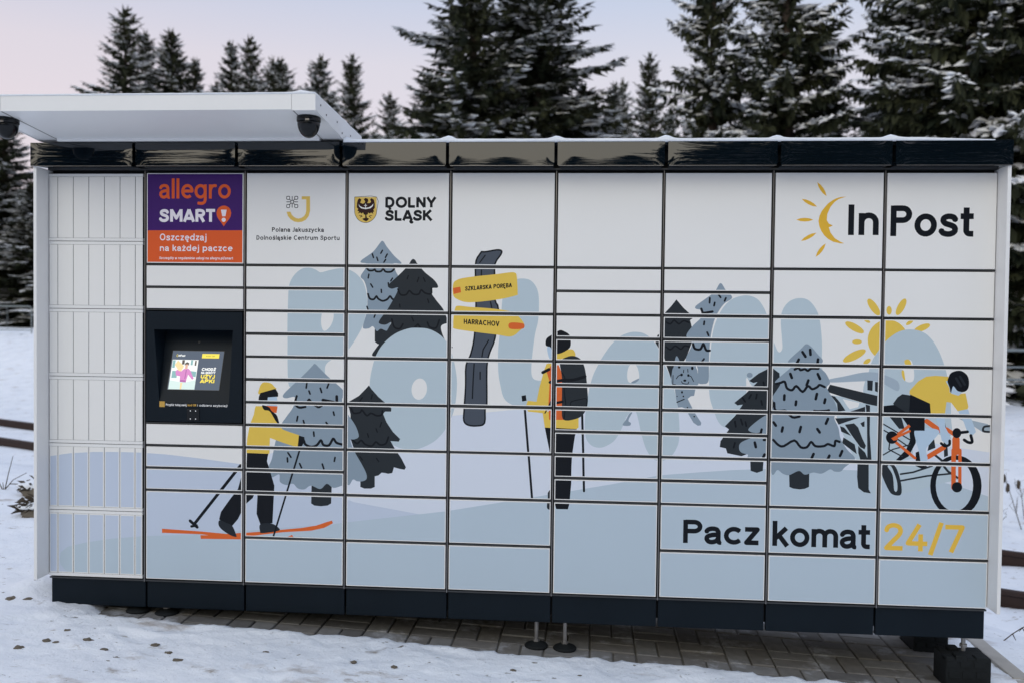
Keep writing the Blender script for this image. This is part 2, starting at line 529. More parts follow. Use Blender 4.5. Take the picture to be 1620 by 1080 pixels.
G.update({
'd':([arc(.33,.36,.245,.285,0,360,25),[(.575,1.0),(.575,0)]],.68),
'p':([arc(.345,.36,.245,.285,0,360,25),[(h,.72),(h,-.27)]],.68),
'b':([arc(.345,.36,.245,.285,0,360,25),[(h,1.0),(h,0)]],.68),
'q':([arc(.33,.36,.245,.285,0,360,25),[(.575,.72),(.575,-.27)]],.68),
'u':([[(h,.72),(h,.30)]+arc(.31,.30,.22,.225,180,360,12)+[(.53,.30)],[(.53,.72),(.53,0)]],.62),
'y':([[(.04,.72),(.30,.02)],[(.54,.72),(.26,-.10)]+sp([(.26,-.10),(.19,-.20),(.06,-.20)])],.57),
'w':([[(.03,.72),(.22,.02),(.40,.66),(.58,.02),(.77,.72)]],.80),
'v':([[(.03,.72),(.28,.02),(.53,.72)]],.56),
'i':([[(h,0),(h,.72)],[(h,.84),(h,.98)]],2*h),
'j':([[(.16,.72),(.16,-.08)]+sp([(.16,-.08),(.12,-.20),(-.02,-.21)]),[(.16,.84),(.16,.98)]],.25),
'J':([[(.36,1),(.36,.26)]+sp([(.36,.26),(.30,.12),(.18,.08),(.05,.14)])],.45),
'C':([arc(.42,.5,.33,.42,48,312,22)],.74),
'Z':([[(.04,.91),(.55,.91),(.06,.09),(.58,.09)]],.60),
'B':([[(h,0),(h,1)],[(h,.91),(.34,.91)]+arc(.35,.715,.16,.195,90,-90,8)+[(h,.52)],[(h,.52),(.36,.52)]+arc(.37,.30,.19,.21,90,-90,8)+[(h,.09)]],.64),
'E':([[(.50,.91),(h,.91),(h,.09),(.50,.09)],[(h,.50),(.45,.50)]],.54),
'H':([[(h,0),(h,1)],[(.58,0),(.58,1)],[(h,.5),(.58,.5)]],.67),
'V':([[(.04,1),(.33,.03),(.62,1)]],.66),
'U':([[(h,1),(h,.36)]+arc(.33,.36,.24,.27,180,360,12)+[(.57,1)]],.66),
'Q':([arc(.40,.5,.32,.425,0,360,29),[(.45,.30),(.72,.0)]],.80),
'.':([[(h,0),(h,.16)]],2*h), '!':([[(h,.30),(h,1)],[(h,0),(h,.16)]],2*h), ' ':([],.26)})
for new_, base, add in (('ę','e',[sp([(.40,.06),(.34,-.06),(.38,-.16),(.50,-.15)])]), ('ą','a',[sp([(.50,.03),(.44,-.08),(.48,-.17),(.58,-.15)])]), ('ż','z',[[(.25,.80),(.25,.94)]]),
                        ('ś','s',[[(.24,.80),(.38,.96)]]), ('ó','o',[[(.31,.80),(.45,.96)]]), ('ł','l',[[(-.03,.42),(.21,.62)]]), ('Ę','E',[sp([(.40,.05),(.34,-.08),(.38,-.18),(.50,-.16)])]),
                        ('Ó','O',[[(.36,1.08),(.50,1.22)]]), ('Ż','Z',[[(.30,1.06),(.30,1.2)]]), ('Ź','Z',[[(.26,1.06),(.42,1.2)]])):
    G[new_] = (G[base][0] + add, G[base][1])

def layout(txt,gap=.13):
    x=0;out=[]
    for c in txt:
        st,w=G[c]
        for s in st: out.append([(px+x,py) for px,py in s])
        x+=w+gap
    return out,x-gap

# ------------------------------------------------------------------ artwork tables (millimetres on the locker front, from the lower left corner of the door field)
ART = [
 ('p', 'V', 0, [(893.3, 521.2), (1064.7, 589.7), (1291.3, 656.2), (1515.9, 702.7), (1832.4, 759), (2085, 788.8), (2340.5, 804.7), (2609.6, 812.8), (2875.9, 810), (3139.5, 799.2), (3400.7, 769.9), (3659.5, 727.7), (3915.9, 675.3), (4169.4, 641.9), (4187.7, -95.4), (896.6, -225.6)]),
 ('p', 'B', 0, [(-12.7, 535.8), (108.9, 555.8), (218.2, 564.1), (327.1, 566.7), (435.4, 566.4), (546.3, 562), (705.9, 547.5), (893.3, 526.8), (1065.3, 483.5), (1236.2, 429.3), (1406.2, 371.3), (1686.8, 328), (1909.3, 284.8), (1914.3, -185.3), (-13.7, -261.6)]),
 ('p', 'F', 0, [(59.7, 74.5), (64.2, 106.2), (96.9, 133), (185.8, 155.9), (306.8, 176.8), (459.4, 192.9), (651.9, 202.9), (952.1, 233.5), (1313.8, 272.5), (1406.9, 286.4), (1583.6, 311.1), (1811.8, 342.7), (2002, 378.4), (2190.6, 413.9), (2531.3, 480.4), (2734.3, 523.6), (2875.1, 538), (3030.9, 552.8), (3170.1, 561.6), (3404.7, 567.5), (3663, 563.4), (3817.2, 540.9), (3957.9, 510.2), (4077.8, 471.3), (4174.4, 439.8), (4187.7, -95.4), (120.5, -256.3), (108.7, 13.1), (82, 29.4), (64.2, 51.7)]),
 ('p', 'L', 1, [(1105.1, 1235.6), (1110.3, 1311.8), (1131.3, 1356.9), (1166.4, 1386.8), (1201.7, 1391.9), (1229.9, 1383.2), (1251.1, 1372.4), (1286.3, 1380.9), (1328.4, 1389.5), (1363.4, 1388.4), (1405.6, 1369.5), (1440.9, 1328.6), (1456.7, 1266.9), (1455.8, 1211.9), (1442.3, 1149.8), (1414.7, 1094.4), (1380, 1042.2), (1352.2, 1014.1), (1296, 989.1), (1275, 968), (1272.4, 940.2), (1273.5, 884.8), (1240.5, 860), (1169.7, 855.2), (1127.1, 864.9), (1107, 902.7), (1104.5, 1090.1)]),
 ('p', 'W', 1, [(1273.4, 1211.2), (1305.1, 1203.3), (1310.2, 1175.8), (1298.5, 1141.1), (1277.5, 1118.8), (1263.4, 1120), (1254.8, 1147.5), (1256, 1182), (1262.8, 1206.3)]),
 ('p', 'D', 0, [(1492.8, 1129.8), (1547.2, 1130.5), (1547.7, 1068.7), (1507.3, 1063.3), (1493.2, 1074.8)]),
 ('p', 'M', 1, [(1521.7, 1510.8), (1512.7, 1501.8), (1481.7, 1462.6), (1433.1, 1428), (1429.7, 1415.7), (1454.2, 1411), (1448.8, 1390.4), (1428.1, 1355.9), (1444.3, 1335.5), (1456.5, 1294.4), (1459.1, 1239.4), (1455.9, 1198.2), (1440.3, 1139.5), (1446, 1129.2), (1466.9, 1130.9), (1484.3, 1140.1), (1501.9, 1119.6), (1519.3, 1130.2), (1547.3, 1122.3), (1561, 1151.3), (1581.3, 1213.3), (1597.6, 1336.8), (1583.3, 1377.8), (1571.2, 1411.9), (1608.7, 1413.5), (1575.8, 1446.1), (1544.2, 1483.6), (1530.1, 1505.4)]),
 ('s', 'K', 8.6, [(1455.7, 1391.8), (1464.9, 1382.3), (1482.3, 1382.5), (1490.7, 1387.3), (1496.3, 1378.5), (1517.2, 1378.6), (1527.6, 1389.7), (1538.1, 1377.4), (1562.5, 1377.6), (1576.3, 1390)]),
 ('s', 'K', 8.6, [(1460.8, 1280.7), (1469.4, 1260.2), (1486.9, 1256.9), (1498.6, 1270.8), (1505.7, 1260.5), (1525.3, 1250.5), (1546.1, 1257.5), (1558.5, 1271.4), (1567, 1261.2), (1576.1, 1255.8)]),
 ('s', 'K', 6.7, [(1479, 1453.8), (1484.6, 1437.3)]),
 ('s', 'K', 6.7, [(1499, 1439.3), (1503.9, 1424.6)]),
 ('s', 'K', 6.7, [(1523.8, 1469.4), (1516.2, 1456.3)]),
 ('s', 'K', 6.7, [(1545.1, 1453.5), (1537, 1438.3)]),
 ('s', 'K', 6.7, [(1538.1, 1429.9), (1530.4, 1418)]),
 ('s', 'K', 6.7, [(1464.5, 1365.9), (1461.5, 1349.3)]),
 ('s', 'K', 6.7, [(1472.7, 1323.7), (1481.9, 1309.4)]),
 ('s', 'K', 6.7, [(1519.4, 1300.3), (1520.7, 1287)]),
 ('s', 'K', 6.7, [(1568.8, 1349.5), (1560.9, 1337.3)]),
 ('s', 'K', 6.7, [(1550.2, 1329.1), (1552.1, 1313.6)]),
 ('s', 'K', 6.7, [(1456.9, 1226), (1463, 1208.9)]),
 ('s', 'K', 6.7, [(1495.1, 1193.7), (1489.5, 1178.7)]),
 ('p', 'D', 1, [(1657, 1433), (1647.4, 1422.7), (1642, 1412.4), (1621.4, 1388.3), (1593.9, 1360.8), (1556, 1326.2), (1549.1, 1312.4), (1566.6, 1303.7), (1593, 1309.4), (1587.6, 1285.4), (1567.1, 1247.5), (1546.5, 1212.9), (1512, 1164.5), (1515.6, 1150.8), (1540.1, 1147.6), (1564.4, 1158.2), (1547.3, 1123.7), (1519.8, 1075.2), (1485.2, 1026.5), (1484, 1012.7), (1506.3, 1011), (1520.2, 1027), (1568.5, 1082.7), (1693.8, 1063.9), (1832.1, 1052.2), (1804.3, 1079.2), (1782.9, 1140.4), (1809, 1157.9), (1813.8, 1161.3), (1803.1, 1195.4), (1789, 1222.5), (1761.1, 1256.4), (1740.1, 1286.9), (1743.3, 1307.4), (1766.1, 1309.7), (1767.3, 1321.3), (1749.8, 1345), (1711.6, 1375.4), (1687.1, 1402.5), (1675.2, 1416.1), (1666.8, 1429.7)]),
 ('s', 'K', 7.6, [(1593, 1302.6), (1605, 1278.7), (1629.3, 1278.9), (1643.1, 1296.2), (1660.5, 1281.3), (1684.8, 1281.6), (1695, 1300.1), (1712.4, 1286.6), (1738.7, 1283.5), (1739.9, 1307.4)]),
 ('s', 'K', 7.6, [(1567.7, 1172), (1578.5, 1137.8), (1602.9, 1131.3), (1616.6, 1152)]),
 ('s', 'K', 7.6, [(1665.4, 1135.5), (1682.5, 1151.5), (1693.1, 1137.9)]),
 ('s', 'K', 7.6, [(1724, 1160.2), (1734.6, 1139.8), (1762.3, 1136.8), (1775.7, 1171.1)]),
 ('s', 'K', 5.7, [(1637.9, 1361.4), (1633.3, 1347.1)]),
 ('s', 'K', 5.7, [(1684.1, 1354), (1677.3, 1334.8)]),
 ('s', 'K', 5.7, [(1601.1, 1237.1), (1602.9, 1224.3)]),
 ('s', 'K', 5.7, [(1723.9, 1260.4), (1729.2, 1244.8)]),
 ('s', 'K', 5.7, [(1655.4, 1181.4), (1663.5, 1164.8)]),
 ('s', 'K', 5.7, [(1704.9, 1352.6), (1711.9, 1336.7)]),
 ('p', 'L', 1, [(1472.4, 887), (1480.3, 950.6), (1499.3, 1014.3), (1532.4, 1067.1), (1582.2, 1109), (1637.6, 1131.7), (1679.2, 1135.8), (1734.7, 1130.2), (1790.3, 1098.1), (1826.7, 1043.9), (1849.7, 956.7), (1856, 882.9), (1845.9, 792.2), (1816.3, 714.7), (1767.1, 653.1), (1706.3, 618.6), (1656.3, 607.8), (1594.9, 618.8), (1538.7, 656.2), (1498.9, 721.7), (1478.7, 798.7)]),
 ('p', 'W', 1, [(1724.5, 869.1), (1721.3, 855), (1715, 842.6), (1706.5, 833.1), (1696.3, 827.4), (1685.7, 826.2), (1675.5, 829.5), (1666.9, 837.1), (1660.6, 848), (1657.2, 861.4), (1657.2, 875.9), (1660.4, 890), (1666.7, 902.4), (1675.3, 911.9), (1685.4, 917.5), (1696, 918.7), (1706.2, 915.4), (1714.8, 907.8), (1721.1, 896.9), (1724.4, 883.5)]),
 ('p', 'L', 1, [(2048.6, 1260.2), (2059.8, 1307), (2090.6, 1342.3), (2129.6, 1352.8), (2168.7, 1345.4), (2196.4, 1312.2), (2206.3, 1261.8), (2204.3, 1176.2), (2191.1, 1113.8), (2180.5, 1020.1), (2177.4, 957.6), (2185.6, 926.5), (2209.2, 917.6), (2232.5, 918), (2248.3, 904.2), (2245.1, 849.5), (2218.3, 813.9), (2148, 807), (2097, 811.5), (2061.4, 838.2), (2045, 892.8), (2034.9, 955.3), (2033.8, 1049.1), (2042.1, 1143)]),
 ('p', 'D', 0, [(2789.4, 1269.7), (2819.7, 1234.3), (2863.5, 1195.2), (2848, 1183.1), (2856.4, 1151.5), (2845.2, 1115.7), (2857.4, 1092), (2834.9, 1028.2), (2812, 988.1), (2789.6, 916), (2779.4, 915.9), (2753.1, 987.1), (2740.6, 1026.7), (2704.2, 1085.9), (2711.6, 1117.8), (2738.8, 1138.1), (2742, 1185.8), (2743.1, 1213.6), (2768.6, 1241.7)]),
 ('s', 'K', 6.8, [(2746.1, 1173.9), (2765.9, 1166.2), (2781.4, 1182.3), (2801.2, 1166.7), (2820.6, 1180.4), (2844.3, 1172.8)]),
 ('s', 'K', 6.8, [(2747.8, 1070.6), (2767.6, 1059), (2787, 1075.1), (2810.8, 1061.2), (2826.3, 1075.7), (2846, 1072)]),
 ('p', 'M', 1, [(2971.9, 1340.2), (2994.2, 1311.3), (3022, 1280), (2987.5, 1252), (2957.1, 1204.2), (2942.3, 1156.6), (2931.9, 1085.2), (2929.3, 1005.8), (2929, 930.4), (2907.4, 916.5), (2883.7, 925.7), (2880.3, 989.2), (2831.3, 1012.2), (2857.5, 1084.1), (2833.5, 1115.5), (2856.3, 1155.5), (2894.8, 1195.6), (2902.1, 1223.4), (2872.3, 1230.9), (2870.5, 1242.8), (2901.4, 1266.9), (2947.6, 1302.9)]),
 ('s', 'K', 10.2, [(2894.2, 1231.2), (2900.7, 1213.1), (2941.2, 1219.9)]),
 ('s', 'K', 10.2, [(2861.4, 1084.1), (2869.6, 1064.4), (2893.1, 1062.4), (2904.5, 1084.8), (2916.7, 1058.8), (2932.3, 1057.4)]),
 ('s', 'K', 7.9, [(2929.2, 1277.5), (2928.2, 1256.9)]),
 ('s', 'K', 7.9, [(2949.9, 1258.4), (2947.1, 1244.7)]),
 ('s', 'K', 7.9, [(2965.4, 1291.5), (2974, 1280)]),
 ('s', 'K', 7.9, [(2995.8, 1278.2), (2990.8, 1265.3)]),
 ('s', 'K', 7.9, [(2907.7, 1178.7), (2906.1, 1165.2)]),
 ('s', 'K', 7.9, [(2920.2, 1133.3), (2926.5, 1119.1)]),
 ('s', 'K', 7.9, [(2908.6, 1022.3), (2899.6, 1009.2)]),
 ('p', 'L', 1, [(2411.1, 764.7), (2421.8, 861.4), (2440.6, 941.9), (2471.6, 1006.6), (2510.5, 1067.1), (2549.6, 1107.6), (2588.9, 1126.5), (2620.5, 1130.9), (2656.2, 1124.2), (2692.2, 1097.7), (2716.4, 1062.2), (2741, 1002.8), (2773.6, 931.7), (2794.6, 852.4), (2807.7, 772.9), (2810.7, 685.2), (2798.1, 637), (2771.1, 600.3), (2731.9, 583.4), (2700.1, 594.6), (2671.8, 634), (2651, 697.6), (2638.2, 753.4), (2625.7, 791.6), (2605.9, 791.2), (2586.4, 768.3), (2567.3, 719.8), (2540.1, 671.1), (2508.6, 646.3), (2476.9, 635.1), (2444.8, 640.8), (2420.5, 664.4), (2412, 700.4)]),
 ('p', 'W', 1, [(2595, 988.5), (2618.7, 992.9), (2630.8, 977.1), (2637, 937.3), (2615.9, 917), (2592.1, 920.5), (2586, 952.4)]),
 ('p', 'M', 1, [(2604, 918.4), (2635.4, 934.9), (2633.2, 925.3), (2615.9, 914.6)]),
 ('p', 'M', 1, [(2571, 734.4), (2586.5, 760.3), (2598.1, 783), (2611.5, 789.7), (2598.4, 764.6), (2596.2, 750.9), (2605.8, 744.7), (2601.2, 732.6)]),
 ('p', 'M', 1, [(2782, 986.7), (2781.1, 973.6), (2783.6, 999.8), (2792.3, 1031.6), (2801.6, 1022.4), (2807.4, 1010.6), (2824, 1008.6), (2860.7, 1009.2), (2871.5, 1023.5), (2875.5, 1005), (2875.8, 986.4), (2882.8, 964.1), (2880.8, 908.2), (2781.4, 908.3), (2775, 962.3)]),
 ('p', 'M', 0, [(2785, 914), (2878.9, 915.6), (2869.8, 865.1), (2855.8, 863), (2843.1, 851.6), (2864.1, 810.9), (2879.2, 785.1), (2901.8, 752), (2900.2, 740.7), (2887.4, 738.6), (2868.8, 751.3), (2847.9, 786.3), (2838.3, 808.5), (2819.8, 815.6), (2803.2, 813.4), (2795.3, 846.9)]),
 ('s', 'K', 3.4, [(2793.8, 936.5), (2801, 947.8), (2815.6, 955.6)]),
 ('s', 'K', 3.4, [(2841.4, 954.1), (2856.3, 946.9), (2866.5, 926.6)]),
 ('s', 'K', 3.4, [(2816.1, 925.7), (2821.8, 917.6), (2842.1, 915.7), (2845.6, 924.4)]),
 ('s', 'K', 3.4, [(2824.5, 974.3), (2823.3, 963.1)]),
 ('s', 'K', 3.4, [(2841, 978.3), (2842.4, 965.3)]),
 ('s', 'K', 3.4, [(2780, 951.2), (2779.5, 912), (2790.6, 912.2)]),
 ('p', 'K', 1, [(2836.3, 929.8), (2836, 928.3), (2835.1, 926.9), (2833.7, 925.8), (2831.8, 925.1), (2829.8, 924.8), (2827.7, 925), (2825.9, 925.7), (2824.4, 926.7), (2823.4, 928.1), (2823.1, 929.6), (2823.4, 931.1), (2824.3, 932.4), (2825.7, 933.5), (2827.6, 934.3), (2829.6, 934.5), (2831.7, 934.3), (2833.5, 933.7), (2835, 932.6), (2836, 931.3)]),
 ('p', 'K', 1, [(2821.2, 953.8), (2821, 951.9), (2820.2, 950.3), (2819, 948.9), (2817.5, 948), (2815.8, 947.7), (2814.1, 948), (2812.5, 948.8), (2811.3, 950.1), (2810.4, 951.8), (2810.1, 953.6), (2810.4, 955.4), (2811.1, 957.1), (2812.3, 958.5), (2813.9, 959.3), (2815.6, 959.7), (2817.3, 959.4), (2818.8, 958.6), (2820.1, 957.3), (2820.9, 955.6)]),
 ('p', 'K', 1, [(2848.8, 951.6), (2848.6, 949.8), (2848, 948.1), (2846.9, 946.8), (2845.6, 945.9), (2844.2, 945.6), (2842.7, 945.9), (2841.3, 946.7), (2840.2, 948), (2839.5, 949.6), (2839.3, 951.5), (2839.5, 953.3), (2840.1, 955), (2841.2, 956.3), (2842.5, 957.2), (2844, 957.5), (2845.4, 957.3), (2846.8, 956.4), (2847.9, 955.1), (2848.6, 953.5)]),
 ('p', 'K', 1, [(2811.1, 985.3), (2810.8, 983.8), (2810, 982.4), (2808.7, 981.3), (2807.1, 980.6), (2805.3, 980.4), (2803.5, 980.6), (2801.8, 981.2), (2800.5, 982.3), (2799.6, 983.6), (2799.3, 985.1), (2799.6, 986.6), (2800.4, 988), (2801.7, 989.1), (2803.3, 989.8), (2805.1, 990.1), (2807, 989.9), (2808.6, 989.2), (2809.9, 988.1), (2810.8, 986.8)]),
 ('p', 'K', 1, [(2865.6, 982.5), (2865.4, 980.2), (2864.6, 978.1), (2863.4, 976.4), (2861.9, 975.3), (2860.2, 974.9), (2858.5, 975.3), (2856.9, 976.3), (2855.7, 977.9), (2854.9, 980), (2854.6, 982.3), (2854.8, 984.6), (2855.6, 986.7), (2856.7, 988.4), (2858.3, 989.4), (2860, 989.8), (2861.7, 989.5), (2863.2, 988.5), (2864.5, 986.8), (2865.3, 984.8)]),
 ('s', 'K', 4.5, [(2798.1, 835.8), (2828.4, 849.4)]),
 ('p', 'K', 1, [(2822.8, 879.2), (2822.6, 877.6), (2822.1, 876.1), (2821.2, 874.9), (2820.1, 874.2), (2818.8, 873.9), (2817.6, 874.1), (2816.4, 874.8), (2815.5, 876), (2814.9, 877.4), (2814.7, 879), (2814.9, 880.7), (2815.4, 882.1), (2816.3, 883.3), (2817.4, 884.1), (2818.7, 884.3), (2819.9, 884.1), (2821.1, 883.4), (2822, 882.2), (2822.6, 880.8)]),
 ('p', 'K', 1, [(2828.2, 861.7), (2828.1, 860.6), (2827.6, 859.5), (2826.9, 858.7), (2826, 858.2), (2825, 857.9), (2824, 858.1), (2823, 858.6), (2822.3, 859.4), (2821.8, 860.5), (2821.6, 861.6), (2821.8, 862.8), (2822.2, 863.8), (2822.9, 864.7), (2823.8, 865.2), (2824.9, 865.4), (2825.9, 865.3), (2826.8, 864.7), (2827.6, 863.9), (2828.1, 862.9)]),
 ('p', 'K', 1, [(2846, 814.3), (2845.8, 813.4), (2845.4, 812.5), (2844.6, 811.9), (2843.7, 811.4), (2842.7, 811.2), (2841.7, 811.4), (2840.8, 811.8), (2840, 812.4), (2839.5, 813.2), (2839.3, 814.2), (2839.5, 815.1), (2840, 815.9), (2840.7, 816.6), (2841.6, 817), (2842.6, 817.2), (2843.6, 817.1), (2844.6, 816.7), (2845.3, 816), (2845.8, 815.2)]),
 ('p', 'K', 1, [(2875.7, 777.6), (2875.5, 776.5), (2875, 775.6), (2874.2, 774.8), (2873.2, 774.3), (2872, 774.1), (2870.9, 774.3), (2869.9, 774.7), (2869, 775.4), (2868.5, 776.4), (2868.3, 777.4), (2868.5, 778.4), (2869, 779.4), (2869.8, 780.2), (2870.8, 780.6), (2871.9, 780.8), (2873.1, 780.7), (2874.1, 780.2), (2874.9, 779.5), (2875.5, 778.6)]),
 ('p', 'K', 1, [(2801, 861.2), (2800.9, 860.5), (2800.5, 859.9), (2799.9, 859.4), (2799.2, 859.1), (2798.4, 858.9), (2797.6, 859), (2796.9, 859.3), (2796.3, 859.8), (2796, 860.4), (2795.8, 861.1), (2795.9, 861.8), (2796.3, 862.5), (2796.8, 863), (2797.6, 863.3), (2798.4, 863.4), (2799.2, 863.3), (2799.9, 863), (2800.5, 862.5), (2800.8, 861.9)]),
 ('p', 'L', 1, [(2931, 934.4), (2933.9, 1023.7), (2945.1, 1139.8), (2970.1, 1211.3), (3004.3, 1260.6), (3043.3, 1283.2), (3086.8, 1289.8), (3126.3, 1275.1), (3153.1, 1240), (3171.3, 1195.9), (3185.5, 1134.1), (3199.4, 1090), (3213, 1059.1), (3223.5, 1054.9), (3232.7, 1072.7), (3229.3, 1117), (3223.6, 1187.7), (3231.4, 1232), (3256.8, 1265.9), (3295.4, 1280.4), (3334.5, 1272.9), (3365.4, 1238), (3383.6, 1189.7), (3394, 1101.6), (3395.9, 1004.4), (3401.3, 951.4), (3346.8, 870.8), (3190.5, 867.8), (3115.6, 906.5), (3087, 946), (3087.2, 883.7), (3078, 812.2), (3035.5, 739.9), (3000.5, 734.7), (2973.7, 756.5), (2950.8, 809.7), (2934.9, 863)]),
 ('p', 'M', 1, [(3112.1, 957.2), (3111.6, 953.8), (3109.9, 950.8), (3107.2, 948.4), (3103.8, 946.9), (3100.1, 946.3), (3096.3, 946.7), (3092.8, 948.2), (3090.1, 950.5), (3088.3, 953.4), (3087.6, 956.7), (3088.2, 960), (3089.9, 963.1), (3092.5, 965.5), (3095.9, 967), (3099.7, 967.6), (3103.5, 967.2), (3106.9, 965.7), (3109.6, 963.4), (3111.4, 960.4)]),
 ('p', 'Y', 1, [(3744.3, 1111.8), (3742.7, 1093.1), (3737, 1075.2), (3727.6, 1059.1), (3715, 1045.5), (3699.7, 1035.3), (3682.5, 1028.8), (3664.4, 1026.4), (3646.1, 1028.2), (3628.6, 1034.2), (3612.8, 1044), (3599.5, 1057.2), (3589.4, 1073), (3582.9, 1090.8), (3580.5, 1109.6), (3582.1, 1128.4), (3587.8, 1146.3), (3597.3, 1162.4), (3610, 1175.9), (3625.3, 1186.2), (3642.5, 1192.6), (3660.7, 1195), (3678.9, 1193.1), (3696.4, 1187.1), (3712.1, 1177.2), (3725.3, 1164.1), (3735.4, 1148.2), (3741.8, 1130.5)]),
 ('p', 'Y', 1, [(3626.1, 1212.1), (3618.4, 1211.5), (3607.4, 1217.7), (3595.3, 1229.6), (3584.5, 1244.7), (3577.2, 1260.2), (3574.8, 1272.8), (3577.8, 1280.1), (3585.5, 1280.8), (3596.5, 1274.5), (3608.6, 1262.7), (3619.3, 1247.5), (3626.6, 1232.1), (3629.1, 1219.5)]),
 ('p', 'Y', 1, [(3666.5, 1215.4), (3661.8, 1217.2), (3658, 1222.3), (3655.7, 1229.7), (3655.5, 1237.9), (3657.4, 1245.3), (3661.1, 1250.5), (3665.7, 1252.4), (3670.5, 1250.6), (3674.3, 1245.5), (3676.6, 1238.1), (3676.7, 1229.9), (3674.8, 1222.5), (3671.2, 1217.3)]),
 ('p', 'Y', 1, [(3697.1, 1214.8), (3693.3, 1221.2), (3693.6, 1233.2), (3698, 1248.3), (3705.7, 1263.6), (3715, 1276), (3724.2, 1283.2), (3731.5, 1283.6), (3735.3, 1277.2), (3735, 1265.3), (3730.6, 1250.2), (3722.9, 1234.9), (3713.6, 1222.4), (3704.4, 1215.3)]),
 ('p', 'Y', 1, [(3588.9, 1182), (3586.3, 1180.3), (3581.7, 1180.3), (3576, 1182.1), (3570.3, 1185.4), (3565.7, 1189.4), (3563.2, 1193.4), (3563.3, 1196.6), (3565.9, 1198.3), (3570.5, 1198.3), (3576.2, 1196.4), (3581.9, 1193.2), (3586.4, 1189.2), (3588.9, 1185.2)]),
 ('p', 'Y', 1, [(3763, 1195.3), (3763.5, 1191.6), (3761, 1186.7), (3756.2, 1181.4), (3749.9, 1176.8), (3743.4, 1173.8), (3738, 1173), (3734.8, 1174.6), (3734.4, 1178.3), (3736.8, 1183.2), (3741.7, 1188.5), (3748, 1193.1), (3754.4, 1196.1), (3759.8, 1196.9)]),
 ('p', 'Y', 1, [(3831.4, 1177.7), (3830.5, 1171.1), (3823.4, 1163), (3811.6, 1155), (3797.4, 1148.7), (3783.7, 1145.2), (3773, 1145.4), (3767.7, 1149.2), (3768.6, 1155.7), (3775.7, 1163.8), (3787.5, 1171.8), (3801.7, 1178.2), (3815.5, 1181.6), (3826.1, 1181.4)]),
 ('p', 'Y', 1, [(3564.5, 1140), (3557.7, 1136.4), (3544.7, 1137.8), (3528, 1143.8), (3510.9, 1153.3), (3496.7, 1164.4), (3488.4, 1174.9), (3487.6, 1182.6), (3494.3, 1186.2), (3507.4, 1184.8), (3524.1, 1178.8), (3541.2, 1169.3), (3555.3, 1158.2), (3563.6, 1147.7)]),
 ('p', 'Y', 1, [(3557.1, 1102.7), (3555.3, 1098.3), (3549.8, 1094.6), (3541.9, 1092.5), (3533, 1092.4), (3525, 1094.3), (3519.4, 1097.8), (3517.3, 1102.2), (3519.2, 1106.6), (3524.7, 1110.3), (3532.6, 1112.3), (3541.5, 1112.5), (3549.5, 1110.6), (3555.1, 1107.1)]),
 ('p', 'Y', 1, [(3573.2, 1068.6), (3572, 1059.7), (3562, 1047.8), (3545.2, 1035.2), (3524.8, 1024.3), (3505, 1017.3), (3489.7, 1015.7), (3481.9, 1019.8), (3483.1, 1028.6), (3493.1, 1040.6), (3510, 1053.3), (3530.3, 1064.1), (3550.1, 1071), (3565.4, 1072.6)]),
 ('p', 'Y', 1, [(3593.9, 1031.7), (3594.8, 1027.4), (3592.7, 1021.9), (3588, 1016.2), (3581.6, 1011.6), (3574.9, 1008.9), (3569.1, 1008.6), (3565.4, 1010.8), (3564.5, 1015.2), (3566.6, 1020.7), (3571.3, 1026.4), (3577.7, 1031), (3584.4, 1033.7), (3590.2, 1034)]),
 ('p', 'L', 1, [(3567.9, 895.5), (3588.7, 979.6), (3601.2, 1026.3), (3623, 1063.8), (3658, 1110.6), (3706.7, 1146.5), (3755.8, 1156.4), (3805.4, 1145), (3841.8, 1113.2), (3869.7, 1067.4), (3888.6, 1021.6), (3903.1, 975.6), (3918.2, 902), (3925.2, 791.1), (3922.5, 716.9), (3814.5, 742.4), (3597.4, 784.3)]),
 ('p', 'W', 1, [(3723.7, 986.5), (3736.5, 1019.1), (3758.7, 1028.8), (3771.4, 982.7), (3769.5, 945.6), (3747.3, 938.7), (3727.1, 956)]),
 ('p', 'Y', 1, [(3731.8, 1028.3), (3749.6, 1032.3), (3759.1, 1012.1), (3736.7, 1009.9)]),
 ('p', 'Y', 1, [(3721.1, 983.7), (3730, 986.6), (3736.3, 945), (3725.2, 958.7)]),
 ('p', 'M2', 1, [(3425.9, 943), (3494.5, 958.9), (3562.8, 974.8), (3608.5, 976.7), (3642.8, 970.3), (3706, 942), (3706.9, 901), (3637.9, 935), (3586.4, 939.9), (3437.7, 931.4)]),
 ('p', 'L', 0, [(3479.1, 873.3), (3625.9, 829), (3640.2, 829.3), (3646.8, 523.2), (3630.8, 469.6), (3607.9, 470.2), (3596.9, 580.9), (3536, 617.8), (3476, 743.4), (3433, 878.3)]),
 ('p', 'W', 0, [(3485, 862.8), (3554.1, 848.2), (3548.7, 830.4), (3514.6, 820.9), (3502.8, 835.4)]),
 ('p', 'D', 0, [(3432.1, 922.5), (3626.5, 879), (3625.8, 836.1), (3588.5, 843), (3479.1, 873.3), (3418.3, 892.8)]),
 ('p', 'D', 0, [(3435.9, 877.2), (3453.2, 872.8), (3473.8, 849.6), (3497.5, 814.7), (3466, 809.3), (3462.4, 843.5)]),
 ('p', 'D', 0, [(3517.6, 811), (3577.3, 832.8), (3577.8, 810.4), (3520.6, 807.5)]),
 ('p', 'D', 0, [(3578.8, 842.8), (3597.2, 837.3), (3597.9, 722.5), (3607.8, 607.8), (3590.6, 610.3), (3585.1, 787)]),
 ('p', 'D', 0, [(3455.1, 781.4), (3558.2, 788.2), (3470, 755.1)]),
 ('p', 'D', 0, [(3475.9, 749.3), (3493.2, 743.8), (3522.6, 709), (3482.1, 725.8)]),
